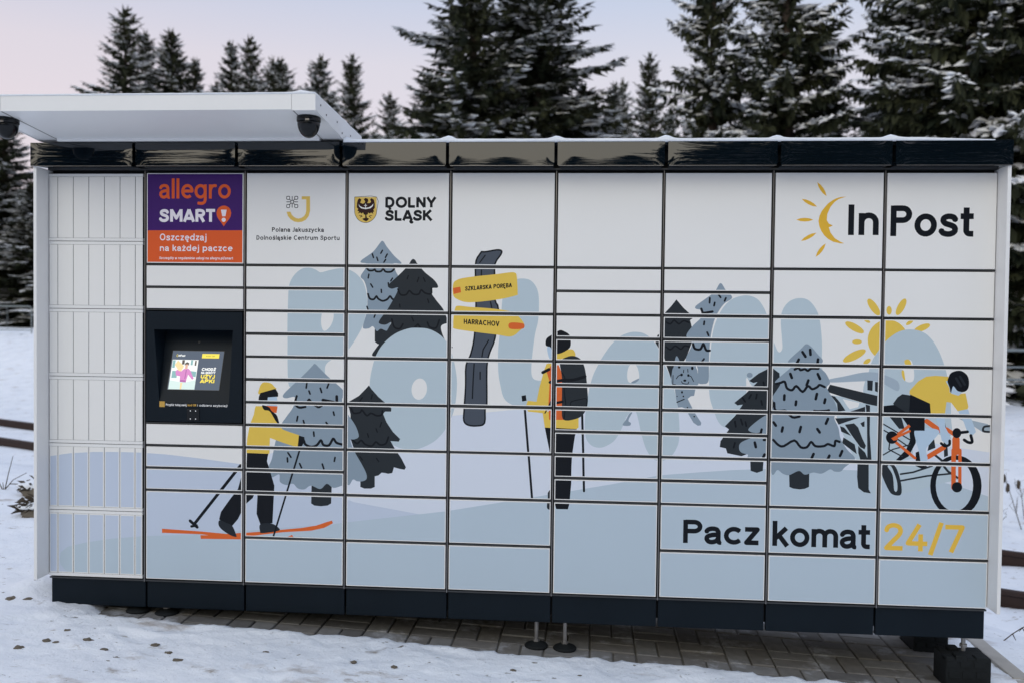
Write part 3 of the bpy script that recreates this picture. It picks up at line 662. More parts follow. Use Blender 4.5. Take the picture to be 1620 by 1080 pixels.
 ('p', 'D', 0, [(3495.8, 755.7), (3533, 762.3), (3550.5, 745), (3568.7, 698.3), (3583.6, 669.1), (3578.2, 654.2), (3560.8, 662.7), (3522.5, 714.9)]),
 ('p', 'D', 0, [(3558.7, 762.9), (3575.7, 772.1), (3576.2, 748.5), (3567.6, 748.3)]),
 ('p', 'D', 0, [(3491.2, 702.4), (3537.7, 674), (3547.2, 632.9), (3485.9, 678.7)]),
 ('p', 'D', 0, [(3552.1, 668.4), (3581.4, 639.6), (3593.4, 610.4), (3562, 609.6), (3552.8, 638.9)]),
 ('p', 'D', 0, [(3550.9, 591.6), (3596.7, 592.7), (3598.9, 486.5), (3607.9, 470.2), (3579.2, 474.1), (3555.9, 491.3), (3550.3, 538.4)]),
 ('p', 'D', 0, [(3583.5, 942.8), (3606.4, 941.5), (3605.6, 899.2), (3585, 901.7)]),
 ('p', 'D', 0, [(3615, 937.5), (3627.6, 936), (3627.4, 893.7), (3615.9, 898.2)]),
 ('p', 'D', 0, [(3108.2, 598.5), (3164.1, 599.9), (3161.5, 553.4), (3137.2, 543.8), (3110.8, 552.1)]),
 ('p', 'D', 0, [(3188.2, 992.2), (3136.4, 964.7), (3097.7, 932.9), (3115.3, 924.3), (3132.7, 929), (3085.6, 879.2), (3038.1, 838.2), (3051.5, 827.7), (3073.3, 831.7), (3043.5, 784.7), (3000.4, 739.1), (3018.2, 726.1), (2983.9, 676.1), (2980.8, 651), (3006.4, 645.3), (3012.9, 624.9), (3072.8, 613.8), (3098.9, 625.1), (3203.8, 627.6), (3229, 904.1), (3223.5, 966.1)]),
 ('s', 'K', 7.6, [(3107.3, 873.7), (3099.3, 858.6)]),
 ('s', 'K', 7.6, [(3071.2, 861.1), (3083.4, 843.6)]),
 ('s', 'K', 7.6, [(3131, 875.6), (3128, 857.7)]),
 ('s', 'K', 7.6, [(3042.1, 760.3), (3046.1, 737.7)]),
 ('s', 'K', 7.6, [(3066.3, 770), (3074.1, 747)]),
 ('s', 'K', 7.6, [(3085.8, 758.8), (3090, 741.1)]),
 ('s', 'K', 7.6, [(3044, 670), (3038.7, 649.2)]),
 ('s', 'K', 7.6, [(3149.8, 849), (3153.8, 831.8)]),
 ('s', 'K', 7.6, [(3156.9, 928.7), (3161.2, 912.5)]),
 ('p', 'D', 0, [(3270.3, 562.4), (3354.6, 564.5), (3354.3, 490.6), (3337.1, 482.1), (3315.4, 478.9), (3289.3, 481.7), (3273.5, 488.4)]),
 ('p', 'M', 1, [(3329.4, 1090), (3308.2, 1069.4), (3255.5, 1015.5), (3287.7, 1009.8), (3206.7, 932.1), (3228.7, 921.8), (3197.5, 868), (3201.5, 841.4), (3191.7, 805.6), (3140, 768.9), (3099.6, 730.6), (3110.4, 716.5), (3141.2, 706.5), (3071.8, 673.7), (3061.7, 646.6), (3072.6, 629), (3099, 620.7), (3095, 602.7), (3134.3, 608.1), (3177.9, 609.2), (3201.1, 538.3), (3222.5, 558.5), (3244.6, 543.9), (3270.8, 538.3), (3311.3, 557.2), (3335.9, 541.8), (3370.4, 551.6), (3405.1, 548), (3439.3, 566.6), (3456.8, 558.2), (3482.7, 558.9), (3499.5, 577), (3537.6, 609), (3532.9, 626.6), (3506.6, 652.6), (3479.8, 696.3), (3470.3, 740.3), (3452.2, 784.2), (3464.5, 811.1), (3450.7, 855), (3419.5, 907.5), (3432, 929.9), (3413.9, 969.3), (3387.5, 995.4), (3399.9, 1022.2), (3377.8, 1048.3), (3351.3, 1078.9)]),
 ('s', 'K', 10.2, [(3285.6, 983.1), (3301.1, 989.6), (3310, 980.9), (3327.2, 985.6), (3340.3, 978.7), (3353.1, 987.8), (3383.3, 988.3)]),
 ('s', 'K', 10.2, [(3211.3, 921.5), (3228.6, 926.3), (3245.9, 931), (3255.1, 904.6), (3276.9, 896.1), (3293.9, 914.1), (3320.4, 889.8), (3341.6, 915), (3359.1, 902), (3380.5, 911.3), (3389, 920.3), (3410.8, 911.8)]),
 ('s', 'K', 10.2, [(3204.1, 841.4), (3209, 810.4), (3235.2, 808.2), (3252.6, 808.6), (3279.1, 782.4), (3309.4, 785.7)]),
 ('s', 'K', 10.2, [(3369.6, 810.9), (3382.6, 809.4), (3417.1, 811.9), (3430, 814.8)]),
 ('s', 'K', 10.2, [(3202.7, 685.6), (3224.9, 663.8), (3246.7, 659.8), (3289.7, 684.9), (3316.3, 657), (3342.3, 657.6), (3359.2, 680.2), (3376.9, 662.9), (3411.4, 663.7), (3428.5, 672.9), (3454.6, 664.7), (3458.5, 686.9), (3475.8, 682.9)]),
 ('s', 'K', 10.2, [(3128.1, 706.2), (3149.8, 711.1), (3153.9, 729.1)]),
 ('s', 'K', 10.2, [(3163.4, 684.7), (3176.5, 685)]),
 ('s', 'K', 11.4, [(3315.1, 1057.2), (3328.2, 1037.7)]),
 ('s', 'K', 11.4, [(3346.4, 1067.2), (3348.4, 1046.2)]),
 ('s', 'K', 11.4, [(3268, 964.9), (3274.8, 947.8)]),
 ('s', 'K', 11.4, [(3380.9, 965.9), (3390.5, 945.3)]),
 ('s', 'K', 11.4, [(3342.9, 938.6), (3336.2, 917.9)]),
 ('s', 'K', 11.4, [(3245.7, 874.1), (3245.1, 854.8)]),
 ('s', 'K', 11.4, [(3294.4, 849.1), (3292.8, 833.7)]),
 ('s', 'K', 11.4, [(3379.2, 882.5), (3374.8, 860.2)]),
 ('s', 'K', 11.4, [(3413.6, 860.4), (3410.4, 844.6)]),
 ('s', 'K', 11.4, [(3202.4, 759.4), (3212.6, 745.6)]),
 ('s', 'K', 11.4, [(3241, 738.7), (3237.6, 721.3)]),
 ('s', 'K', 11.4, [(3315.6, 742.6), (3310.6, 720.6)]),
 ('s', 'K', 11.4, [(3383.5, 735), (3393.6, 720.8)]),
 ('s', 'K', 11.4, [(3426.4, 779), (3418.1, 758.1)]),
 ('s', 'K', 11.4, [(3370.1, 630), (3362.8, 611.7)]),
 ('s', 'K', 11.4, [(3435.3, 624.4), (3429.2, 609.8)]),
 ('s', 'K', 11.4, [(3487.1, 644.9), (3478.6, 623.6)]),
 ('s', 'K', 11.4, [(3126.5, 673.1), (3131.2, 653.6)]),
 ('s', 'K', 11.4, [(3168.2, 623.7), (3161.2, 608.2)]),
 ('s', 'K', 11.4, [(3300.7, 1025.8), (3291.9, 1006.4)]),
 ('s', 'K', 11.4, [(3379.6, 1027.4), (3377.3, 1003.8)]),
 ('p', 'D', 0, [(1468.2, 885), (1481.4, 867.3), (1510.7, 835.6), (1539.9, 811.2), (1569, 786.7), (1567.7, 772.4), (1540.2, 771.8), (1533, 760.9), (1547.8, 725.4), (1577.2, 683.1), (1608.6, 653.7), (1602.9, 642.1), (1566.7, 643.4), (1585.1, 611.6), (1614.4, 569.3), (1635, 530.4), (1629.3, 519.5), (1607.6, 522.5), (1582.2, 529.1), (1575.1, 503.8), (1557, 499.7), (1542.5, 502.9), (1528, 504), (1513.5, 491.4), (1497.6, 487.4), (1498, 440.7), (1481.3, 433), (1452.1, 432.2), (1433.9, 438.9), (1433.4, 500.1), (1403.4, 607.4), (1388.5, 650.2), (1387.7, 758), (1380.2, 786.5), (1358.2, 796.9), (1380, 811.7), (1423.5, 837.6), (1455.9, 870.4)]),
 ('s', 'K', 7.9, [(1391.1, 783.2), (1402.2, 761.8), (1431.3, 766), (1438.5, 776.9), (1460.5, 752.3), (1478.6, 763.4), (1504.1, 753.2), (1525.8, 757.2), (1529.3, 775.2)]),
 ('s', 'K', 7.9, [(1395.8, 646.7), (1417.8, 629.3), (1435.9, 644.1), (1454.2, 626.5), (1483.4, 620), (1501.4, 638.4), (1519.7, 625.9), (1545, 632.2), (1557.1, 661.1)]),
 ('s', 'K', 5.9, [(1439.4, 830.6), (1429.6, 816.3)]),
 ('s', 'K', 5.9, [(1483.5, 844), (1479.8, 826.3)]),
 ('s', 'K', 5.9, [(1501.9, 695.9), (1507.4, 681.4)]),
 ('s', 'K', 5.9, [(1526, 723.8), (1519.1, 704.4)]),
 ('s', 'K', 5.9, [(1464, 673.8), (1468.6, 658.8)]),
 ('s', 'K', 5.9, [(1504.4, 566.6), (1514.3, 552.5)]),
 ('s', 'K', 5.9, [(1431, 572.5), (1442, 557.5)]),
 ('p', 'D', 0, [(1216.2, 458.5), (1307.2, 460.8), (1304.2, 363.2), (1288.2, 353.4), (1258.8, 349.6), (1229.4, 351.7), (1214.6, 360.7)]),
 ('p', 'M', 1, [(1224.7, 974.6), (1205.6, 953.8), (1168, 916.1), (1122.1, 874.2), (1088.6, 840.6), (1086.1, 825.7), (1101.3, 821.9), (1139.2, 826.7), (1131, 783.7), (1101.8, 741.8), (1072.5, 695.8), (1051.8, 625), (1035.3, 550.1), (1018.6, 508.3), (1035.7, 471.4), (1069.5, 484.7), (1073.9, 451.6), (1103.5, 438.3), (1133, 444.9), (1154.2, 424.8), (1183.7, 421.4), (1213.1, 438.8), (1255.2, 425), (1284.4, 448.9), (1313.8, 431.5), (1351.4, 442.4), (1363.9, 451), (1360.7, 462.2), (1382.7, 444.8), (1400.8, 470.5), (1419.1, 463.8), (1444.6, 464.4), (1461.3, 475.7), (1458.9, 500.8), (1436.7, 543.4), (1407.1, 593.1), (1388.5, 643), (1403.1, 646.9), (1421.3, 654.5), (1424.8, 669), (1409.9, 708.1), (1380.4, 750.6), (1354.6, 786), (1350.7, 825.5), (1361.5, 836.4), (1357.7, 857.9), (1328.3, 886.1), (1284.2, 921.2), (1247.4, 956.5), (1231.2, 972)]),
 ('s', 'K', 9.9, [(1146.9, 832.4), (1139.8, 799.8), (1156.8, 782.1), (1186.2, 785.6)]),
 ('s', 'K', 8.9, [(1193.4, 805.9), (1202.9, 819), (1213.2, 806.3), (1241.2, 785.2), (1259.5, 791.3)]),
 ('s', 'K', 13.8, [(1264.5, 816.6), (1288.7, 812.1), (1312.8, 808.2)]),
 ('s', 'K', 12.8, [(1325.8, 834.3), (1326.7, 805.6)]),
 ('s', 'K', 10.9, [(1161.3, 648.7), (1179.7, 638.3), (1187.2, 620.4), (1213, 610.1), (1238.7, 617.9), (1256.9, 640), (1268, 620.1), (1293.7, 619.2), (1311.8, 648.4), (1326.5, 630.8), (1359.5, 622.2)]),
 ('s', 'K', 7.9, [(1192.1, 891.4), (1189.3, 868.7)]),
 ('s', 'K', 7.9, [(1201.5, 855.9), (1206.8, 842.7)]),
 ('s', 'K', 7.9, [(1252.3, 868.8), (1258.4, 850.4)]),
 ('s', 'K', 7.9, [(1289.5, 888.8), (1282.5, 870.4)]),
 ('s', 'K', 7.9, [(1151.7, 743), (1147.8, 722.9)]),
 ('s', 'K', 7.9, [(1177, 725.4), (1184.5, 702.7)]),
 ('s', 'K', 7.9, [(1311.3, 765.7), (1315.1, 751.5)]),
 ('s', 'K', 7.9, [(1278.9, 719.5), (1289.5, 705.8)]),
 ('s', 'K', 7.9, [(1224.2, 675.7), (1226, 657.7)]),
 ('s', 'K', 7.9, [(1108.4, 581.6), (1122.2, 561.8)]),
 ('s', 'K', 7.9, [(1105.9, 558.7), (1107.3, 540.8)]),
 ('s', 'K', 7.9, [(1319.9, 565.6), (1316.6, 548.5)]),
 ('s', 'K', 7.9, [(1262.9, 535.3), (1270, 514.3)]),
 ('s', 'K', 7.9, [(1161.3, 535), (1170.1, 516.8)]),
 ('p', 'B', 1, [(1017.4, 903.7), (1016.8, 900.8), (1015.3, 898.3), (1012.9, 896.2), (1009.8, 894.9), (1006.4, 894.4), (1003, 894.8), (1000, 896), (997.5, 898), (995.9, 900.5), (995.4, 903.3), (995.9, 906.1), (997.5, 908.6), (999.9, 910.7), (1002.9, 912), (1006.3, 912.5), (1009.7, 912.2), (1012.8, 910.9), (1015.2, 909), (1016.8, 906.4)]),
 ('p', 'Y', 1, [(999.7, 890.1), (1029.3, 886.5), (1046.2, 871.2), (1052.2, 858.1), (978.8, 836.9), (977.8, 861.7), (987, 881.7)]),
 ('p', 'S', 0, [(1015.2, 826.8), (1057.4, 827.6), (1060.9, 807.1), (1057.7, 782.2), (1012.9, 781.3)]),
 ('p', 'O', 0, [(996.8, 787.6), (1061.1, 785.6), (1056.2, 755.8), (1025.7, 760.9)]),
 ('p', 'K', 0, [(983, 842.8), (1050.5, 863), (1063.3, 844.2), (1063.3, 828.6), (1016.9, 824.4), (1015.3, 810.3), (974.7, 805.4), (976.3, 826.1)]),
 ('p', 'Y', 0, [(962.1, 784.5), (996, 785.1), (1034.2, 761.1), (1051.2, 728.4), (1064, 706.3), (1085.3, 683.7), (1119, 672), (1159.5, 660.5), (1154.8, 605.1), (1085.6, 625.8), (1028, 645.2), (1025, 574.7), (920.7, 576.4), (924.7, 638.7), (937.1, 705.3), (953.8, 747.1), (958, 772)]),
 ('p', 'K', 1, [(991.7, 789.2), (1021.4, 781.5), (1034.1, 765.2), (1055.3, 749.1), (1065.6, 724.6), (1068.3, 704.8), (1051.3, 722.6), (1025.7, 762.6), (1000.3, 768.7)]),
 ('p', 'K', 0, [(1157.9, 658.8), (1182.3, 652.8), (1184.9, 634.7), (1167.4, 605.4), (1153.1, 609.2)]),
 ('s', 'K', 13.7, [(895.4, 520.1), (687, 255.8)]),
 ('s', 'K', 13.7, [(665.4, 266.9), (698.2, 239.4)]),
 ('s', 'K', 11.3, [(671.5, 241.9), (695.6, 247.7)]),
 ('p', 'O', 0, [(536.2, 227.8), (721.4, 220.8), (832.8, 213.4), (986.1, 228.9), (1172.2, 251.2), (1239.4, 264), (1281.3, 279.4), (1308.1, 287.6), (1313.2, 276.2), (1273.1, 254.3), (1214.3, 240.1), (1087.8, 229.6), (918.2, 204.3), (832.9, 195), (721.5, 208.3), (536.3, 209.3)]),
 ('p', 'O', 0, [(712.9, 203.8), (764.4, 205.4), (901.1, 201.3), (1104.9, 207.7), (1130.2, 219.2), (1136.1, 208.6), (1117.6, 199.7), (901.2, 191.3), (714.7, 188)]),
 ('p', 'K', 0, [(923.2, 576.4), (1019.9, 574.6), (1014.2, 541.3), (1035.7, 475.5), (1048.6, 434.4), (1044.8, 351.3), (1041, 268.1), (985.9, 262.2), (968.7, 307.5), (972.5, 399.1), (962.3, 404.7), (951.4, 377.7), (917.5, 347.7), (883.7, 280), (858.3, 250.1), (819.8, 261.4), (798.3, 277.5), (806.8, 311.2), (849.2, 370.7), (883.1, 413.3), (899.9, 472), (921, 514.1)]),
 ('p', 'D2', 1, [(800.1, 273.4), (832.6, 261.8), (858.3, 250.1), (875.5, 213), (877.3, 201.4), (849.9, 208.1), (811.4, 231.9), (795.9, 252.4)]),
 ('p', 'D2', 1, [(985.9, 262.2), (1036.8, 266.3), (1066.5, 250.5), (1069.2, 235.6), (994.6, 222.5), (985.2, 228.9)]),
 ('s', 'K', 8.1, [(1169.8, 623.6), (1045.6, 210)]),
 ('s', 'K', 5.6, [(1021.9, 206.7), (1060.9, 207.1)]),
 ('p', 'D3', 1, [(1956, 1465.9), (1975.6, 1466), (2022.6, 1474.1), (2042.2, 1470.3), (2040, 1454.8), (2015.4, 1415.7), (2014.5, 1361.2), (2017.2, 1259.8), (2031.8, 1221), (2019.1, 1095.8), (1996.2, 1032.9), (1985.2, 970.1), (1986.9, 813.3), (1979.3, 789.6), (1977.6, 730.6), (1944.6, 718.1), (1905.1, 721.2), (1887.4, 740.5), (1888.5, 787.7), (1893.8, 890.1), (1894.4, 976.5), (1913.6, 1023.8), (1928.6, 1094.6), (1935.3, 1204.2), (1931.2, 1360.4), (1932.9, 1426.8)]),
 ('s', 'K', 7.0, [(1956, 1465.9), (1975.6, 1466), (2022.6, 1474.1), (2042.2, 1470.3), (2040, 1454.8), (2015.4, 1415.7), (2014.5, 1361.2), (2017.2, 1259.8), (2031.8, 1221), (2019.1, 1095.8), (1996.2, 1032.9), (1985.2, 970.1), (1986.9, 813.3), (1979.3, 789.6), (1977.6, 730.6), (1944.6, 718.1), (1905.1, 721.2), (1887.4, 740.5), (1888.5, 787.7), (1893.8, 890.1), (1894.4, 976.5), (1913.6, 1023.8), (1928.6, 1094.6), (1935.3, 1204.2), (1931.2, 1360.4), (1932.9, 1426.8), (1956, 1465.9)]),
 ('s', 'K', 5.5, [(1971.9, 1450.4), (1948.7, 1419.1)]),
 ('s', 'K', 5.5, [(1956.9, 1388), (1957.2, 1360.7)]),
 ('s', 'K', 5.5, [(1997.7, 1251.8), (2003.5, 1224.6)]),
 ('s', 'K', 5.5, [(1991.7, 1087.6), (1968.5, 1048.2), (1963.4, 1016.8)]),
 ('s', 'K', 5.5, [(1929.8, 984.9), (1926.6, 922.1), (1923.6, 835.6)]),
 ('s', 'K', 5.5, [(1956.2, 950), (1956.6, 918.7)]),
 ('p', 'Y', 1, [(1835.4, 1328.4), (1851, 1344.1), (1874.6, 1352.2), (1929.7, 1360.4), (2008.1, 1368.9), (2078.5, 1378.8), (2102, 1377.4), (2110, 1362), (2114.7, 1292), (2107, 1280.2), (2040.7, 1264), (1946.6, 1251.3), (1891.5, 1249.1), (1851.9, 1262), (1834.3, 1281.4)]),
 ('p', 'O', 0, [(1834, 1309.6), (1865.5, 1315.3), (1869.7, 1291.1), (1837.4, 1283)]),
 ('p', 'Y', 1, [(1844.4, 1222.8), (1856.1, 1233.1), (1907.5, 1229), (2009.8, 1222.3), (2088.3, 1209.9), (2127.8, 1183.1), (2146.1, 1152.2), (2128.4, 1132.4), (2089.6, 1104.6), (2026.8, 1111.6), (1932.3, 1122.1), (1845.3, 1134.2), (1837.3, 1148.2), (1838.4, 1187.4)]),
 ('p', 'O', 1, [(2082.6, 1163.1), (2135.8, 1162.2), (2146.1, 1150.6), (2136.1, 1138), (2082.9, 1138.1)]),
 ('s', 'K', 9.7, [(2151.9, 789.7), (2169.7, 595.9), (2186.6, 408.3)]),
 ('p', 'K', 0, [(2136.6, 850.8), (2155.2, 854.4), (2158.7, 830.2), (2139.3, 826.6)]),
 ('s', 'K', 9.7, [(2398.2, 774.5), (2404.4, 617.7), (2409.9, 446.8)]),
 ('p', 'S', 1, [(2244.4, 1061.3), (2262.9, 1061.5), (2265.6, 1033.5), (2264.4, 1002.9), (2251.3, 1021.2)]),
 ('p', 'Y', 1, [(2283.3, 1029.7), (2323.2, 1050.4), (2355.2, 1052.5), (2365.1, 1025.3), (2331.6, 1020), (2287.6, 1008.1)]),
 ('p', 'Y', 0, [(2232, 960.5), (2242.1, 988.9), (2263.7, 997.3), (2272.3, 953.2), (2269.6, 856.5), (2262, 816.1), (2244.8, 777.8), (2165.7, 784.3), (2155.8, 805.9), (2163.5, 830.3), (2201.5, 827), (2212.8, 887.7)]),
 ('p', 'Y', 0, [(2227.9, 781.5), (2262.4, 787.9), (2270.9, 755.8), (2383.1, 762.1), (2383.7, 720.3), (2367.9, 707.9), (2238.4, 715.6)]),
 ('p', 'O', 0, [(2259.9, 981.1), (2293.5, 987.3), (2310.1, 945.8), (2313, 913.6), (2319.2, 751.1), (2256.4, 751.5), (2252.5, 807.8), (2256.8, 912.7), (2244.2, 952.7)]),
 ('p', 'D', 1, [(2299.8, 997.8), (2331.5, 1022.4), (2363.5, 1025.3), (2391.8, 1007.3), (2408.4, 963.5), (2417.3, 891.4), (2420.6, 827.2), (2406.9, 782.7), (2375.2, 758), (2319.1, 752), (2310.3, 809), (2308.7, 929.6)]),
 ('s', 'K', 12.9, [(2258.4, 911.1), (2308.8, 921.6), (2356.9, 924.1), (2407.9, 939.4)]),
 ('s', 'K', 11.3, [(2260.4, 816), (2282.1, 822.9), (2311.7, 829.1)]),
 ('s', 'K', 12.9, [(2226.5, 952.4), (2253.7, 966.5)]),
 ('s', 'K', 4.0, [(2346.4, 811.3), (2350.2, 829.9), (2390.1, 841.1), (2415.6, 843.2), (2416, 815.1)]),
 ('s', 'K', 4.8, [(2308.4, 953.8), (2320.8, 929.9), (2319.1, 873.5), (2326.3, 817.3), (2320.7, 756.8)]),
 ('s', 'K', 4.8, [(2238.4, 779.3), (2255.7, 811.9), (2261.9, 828.2)]),
 ('p', 'K', 1, [(2298, 1134.3), (2314.1, 1130.5), (2338.3, 1114.8), (2345.1, 1082.8), (2339.1, 1058.6), (2307.3, 1038.1), (2283.3, 1033.7), (2267.1, 1041.5), (2258.8, 1061.5), (2238.7, 1069.2), (2240.7, 1097.4), (2262.2, 1113.7), (2282.1, 1126)]),
 ('p', 'K', 0, [(2238.4, 717.2), (2375.8, 713.7), (2368.2, 681.3), (2357.3, 600.4), (2355.6, 552), (2354.9, 479.2), (2348.1, 390.1), (2342, 367.3), (2292.1, 366.7), (2285.3, 388.3), (2286.5, 485.5), (2269.2, 574.1), (2260.6, 614.3)]),
 ('p', 'D2', 1, [(2254.9, 436.1), (2268.5, 444.6), (2269.5, 370.1), (2251.7, 369.6), (2254.4, 411.8)]),
 ('p', 'M2', 0, [(3954.4, 791.3), (3989.3, 788.8), (4071.8, 770.8), (4083.4, 761.2), (4082.1, 735), (4053.7, 736.3), (4002.4, 769.4)]),
 ('p', 'L', 0, [(3707.3, 591.1), (3930.6, 588.7), (3960.4, 538), (3729.3, 469)]),
 ('s', 'D', 7.5, [(3727.4, 553.8), (3778.4, 563.1), (3854.3, 591.4)]),
 ('s', 'D', 7.5, [(3724.8, 525.2), (3836.1, 549.3), (3925, 560.2)]),
 ('s', 'D', 9.5, [(3892.2, 602.2), (3918.4, 569.9), (3957.1, 544.5)]),
 ('p', 'D', 1, [(3652.8, 589.7), (3700.9, 590.9), (3728, 525.3), (3731.2, 469.1), (3697.2, 467.5), (3677.5, 490.8), (3651.8, 549.9)]),
 ('p', 'L', 1, [(3674.1, 584.9), (3695.5, 547.7), (3703.3, 484.9), (3714.8, 483.9), (3712.6, 524.9), (3689.5, 584)]),
 ('p', 'L', 0, [(3637.9, 834.4), (3759.4, 836.8), (3777.1, 619.2), (3643.1, 596.1)]),
 ('p', 'D', 0, [(3677.3, 792.2), (3725.3, 791.2), (3739.2, 744), (3716.8, 743.5)]),
 ('p', 'K', 0, [(3650.7, 837.9), (3701.7, 844.9), (3734, 831), (3763.4, 803.9), (3789.6, 771.4), (3785.2, 685.5), (3757.7, 628.7), (3726.1, 610.1), (3706.9, 612.9), (3747.5, 658.2), (3762.5, 698.2), (3756.3, 750.9), (3728.5, 790), (3689.7, 810.3), (3651.2, 810.9)]),
 ('s', 'D', 5.4, [(3652.3, 761.9), (3691.3, 739.6), (3762.5, 698.2)]),
 ('s', 'D', 5.4, [(3655.1, 632.9), (3693.1, 656.9), (3763, 678.4)]),
 ('s', 'D', 5.4, [(3679.7, 683.1), (3677.1, 656.6), (3732.1, 628.1)]),
 ('s', 'D', 5.4, [(3656.1, 735.5), (3678.8, 722.8)]),
 ('s', 'D', 5.4, [(3711.3, 700.4), (3753.6, 671.6)]),
 ('p', 'D', 0, [(3726.4, 888.9), (3758.4, 884.2), (3758.7, 811.7), (3744, 812.7), (3688.9, 847.3), (3707.5, 875.4)]),
 ('p', 'D', 0, [(3897.3, 793.5), (3908, 741), (3916.8, 635.8), (3901.1, 628.9), (3896, 714.4)]),
 ('p', 'D', 0, [(3857.8, 713.6), (3865.3, 667.6), (3833.7, 653.6), (3839.3, 686.8)]),
 ('s', 'D', 9.5, [(3859.5, 641), (3891.9, 615.4)]),
 ('p', 'K', 0, [(3786.1, 645.9), (3801.9, 652.9), (3822.2, 600.5), (3835.3, 586.3), (3809.9, 579.1), (3787.3, 589.7)]),
 ('p', 'S', 0, [(3950.4, 826.1), (3991.5, 830.9), (4015, 769.6), (4025.9, 737), (4009.9, 718.9), (3989.1, 742.8), (3977, 775.4)]),
 ('s', 'O', 12.2, [(3692.1, 703.2), (3768.7, 765.7)]),
 ('s', 'O', 10.2, [(3704.8, 706.8), (3759.2, 734.5)]),
 ('s', 'O', 11.6, [(3688.9, 699.9), (3783.4, 622.7)]),
 ('s', 'O', 20.4, [(3827.7, 777.5), (3879.5, 740.4)]),
 ('s', 'O', 16.3, [(3907.9, 746.3), (3941.4, 723.3)]),
 ('s', 'O', 20.4, [(3835.6, 628.6), (3898.3, 669.7)]),
 ('p', 'K', 1, [(3713.1, 707), (3712.1, 698.8), (3708.8, 691.4), (3703.6, 685.4), (3696.9, 681.5), (3689.4, 680), (3681.8, 681.1), (3674.9, 684.7), (3669.4, 690.5), (3665.8, 697.8), (3664.4, 705.9), (3665.4, 714.1), (3668.7, 721.6), (3674, 727.6), (3680.7, 731.5), (3688.2, 732.9), (3695.7, 731.8), (3702.6, 728.2), (3708.1, 722.5), (3711.7, 715.2)]),
 ('p', 'O', 0, [(3685.7, 703.1), (3714.1, 720.3), (3711.4, 697.1), (3695.5, 693.4)]),
 ('p', 'S', 1, [(3780.8, 738.3), (3825.2, 749.1), (3853.9, 747.8), (3879.6, 733.8), (3845.7, 686.9), (3827.2, 660.1), (3834.6, 617.3), (3810.7, 598.9), (3798.7, 652.8), (3784.9, 698.7)]),
 ('p', 'K', 0, [(3758.3, 889.5), (3838.8, 851.5), (3844.2, 806.8), (3819.2, 790.5), (3820.3, 737.8), (3777.6, 736.9), (3744.8, 775.8), (3728.6, 788.6), (3754.9, 810.3), (3757.1, 856.5)]),
 ('p', 'S', 0, [(3860.9, 802.6), (3899, 803.4), (3902.7, 754.1), (3927.8, 708.5), (3915.8, 678.6), (3890, 697.8), (3879.3, 747)]),
 ('p', 'Y', 0, [(3755.4, 904), (3788.9, 942.8), (3820.3, 963), (3858.3, 967.6), (3909.2, 964.6), (3917, 899), (3948.9, 893.1), (3980.4, 896.9), (3993.1, 841.4), (3989.5, 831.5), (3950.5, 822.2), (3924.4, 856.5), (3905.3, 859.4), (3900, 811.9), (3842.9, 810.8), (3838.8, 851.5), (3797, 870.5), (3755.1, 889.5)]),
 ('p', 'S', 0, [(3900.1, 944.7), (3915.8, 951.5), (3935.4, 925.6), (3968.9, 901.3), (3952.2, 886.6), (3923.5, 894.6), (3913.3, 922)]),
 ('p', 'K', 1, [(3909.3, 958), (3921.5, 981.2), (3956.1, 990.3), (3983.6, 973.7), (3993.1, 946.3), (3990, 916.8), (3973.9, 902.7), (3948.5, 906.2), (3930.4, 925.5), (3921.5, 897.1), (3915.2, 922), (3907.1, 943.5)]),
 ('s', 'D2', 9.5, [(3941, 958.5), (3960.7, 926.1)]),
 ('s', 'D2', 9.5, [(3956.6, 965.4), (3976.4, 932.9)]),
 ('p', 'K', 0, [(4054.7, 512.8), (4053.3, 487.7), (4048.1, 463.5), (4039.1, 441), (4026.7, 421.2), (4011.4, 405.5), (3993.6, 405), (3974.2, 404.4), (3954, 403.8), (3933.8, 403.3), (3914.4, 402.7), (3896.5, 402.2), (3880.4, 417), (3867.1, 436.2), (3856.9, 458.2), (3850.5, 482.2), (3847.9, 507.3), (3849.3, 532.5), (3854.7, 556.8), (3863.8, 579.3), (3876.2, 599.1), (3891.5, 615.5), (3909.2, 627.8), (3928.4, 635.6), (3948.5, 638.6), (3968.7, 636.6), (3988.2, 629.7), (4006.4, 618.3), (4022.4, 602.8), (4035.6, 583.6), (4045.7, 561.7), (4052.1, 537.8), (4054.7, 512.8), (4020.5, 514.5), (4018.6, 535.4), (4013.8, 555.5), (4006.5, 573.8), (3996.8, 589.9), (3985.2, 602.9), (3972, 612.5), (3957.9, 618.3), (3943.2, 620), (3928.7, 617.6), (3914.8, 611.1), (3902.1, 600.9), (3891, 587.2), (3882, 570.7), (3875.5, 551.9), (3871.7, 531.6), (3870.8, 510.6), (3872.7, 489.6), (3877.4, 469.5), (3884.8, 451.1), (3894.5, 435), (3906.2, 421.9), (3919.4, 412.4), (3933.6, 406.6), (3948.3, 405), (3962.9, 407.5), (3976.7, 414), (3989.4, 424.3), (4000.5, 438), (4009.4, 454.5), (4015.8, 473.3), (4019.6, 493.6), (4020.5, 514.5)]),
 ('s', 'O', 29.9, [(3946.9, 705.7), (3948.2, 653)]),
 ('s', 'O', 18.4, [(3938.5, 659.4), (3942.2, 501.2)]),
 ('s', 'O', 13.6, [(3963.9, 660), (3967.4, 508.5)]),
 ('p', 'K', 1, [(3977, 505.5), (3976.2, 498.7), (3973.3, 492.6), (3968.8, 487.6), (3963.1, 484.4), (3956.6, 483.2), (3950.1, 484), (3944.2, 487), (3939.5, 491.7), (3936.3, 497.7), (3935.2, 504.4), (3936, 511.1), (3938.9, 517.3), (3943.4, 522.2), (3949.1, 525.4), (3955.6, 526.7), (3962.1, 525.8), (3968, 522.8), (3972.7, 518.2), (3975.8, 512.2)]),
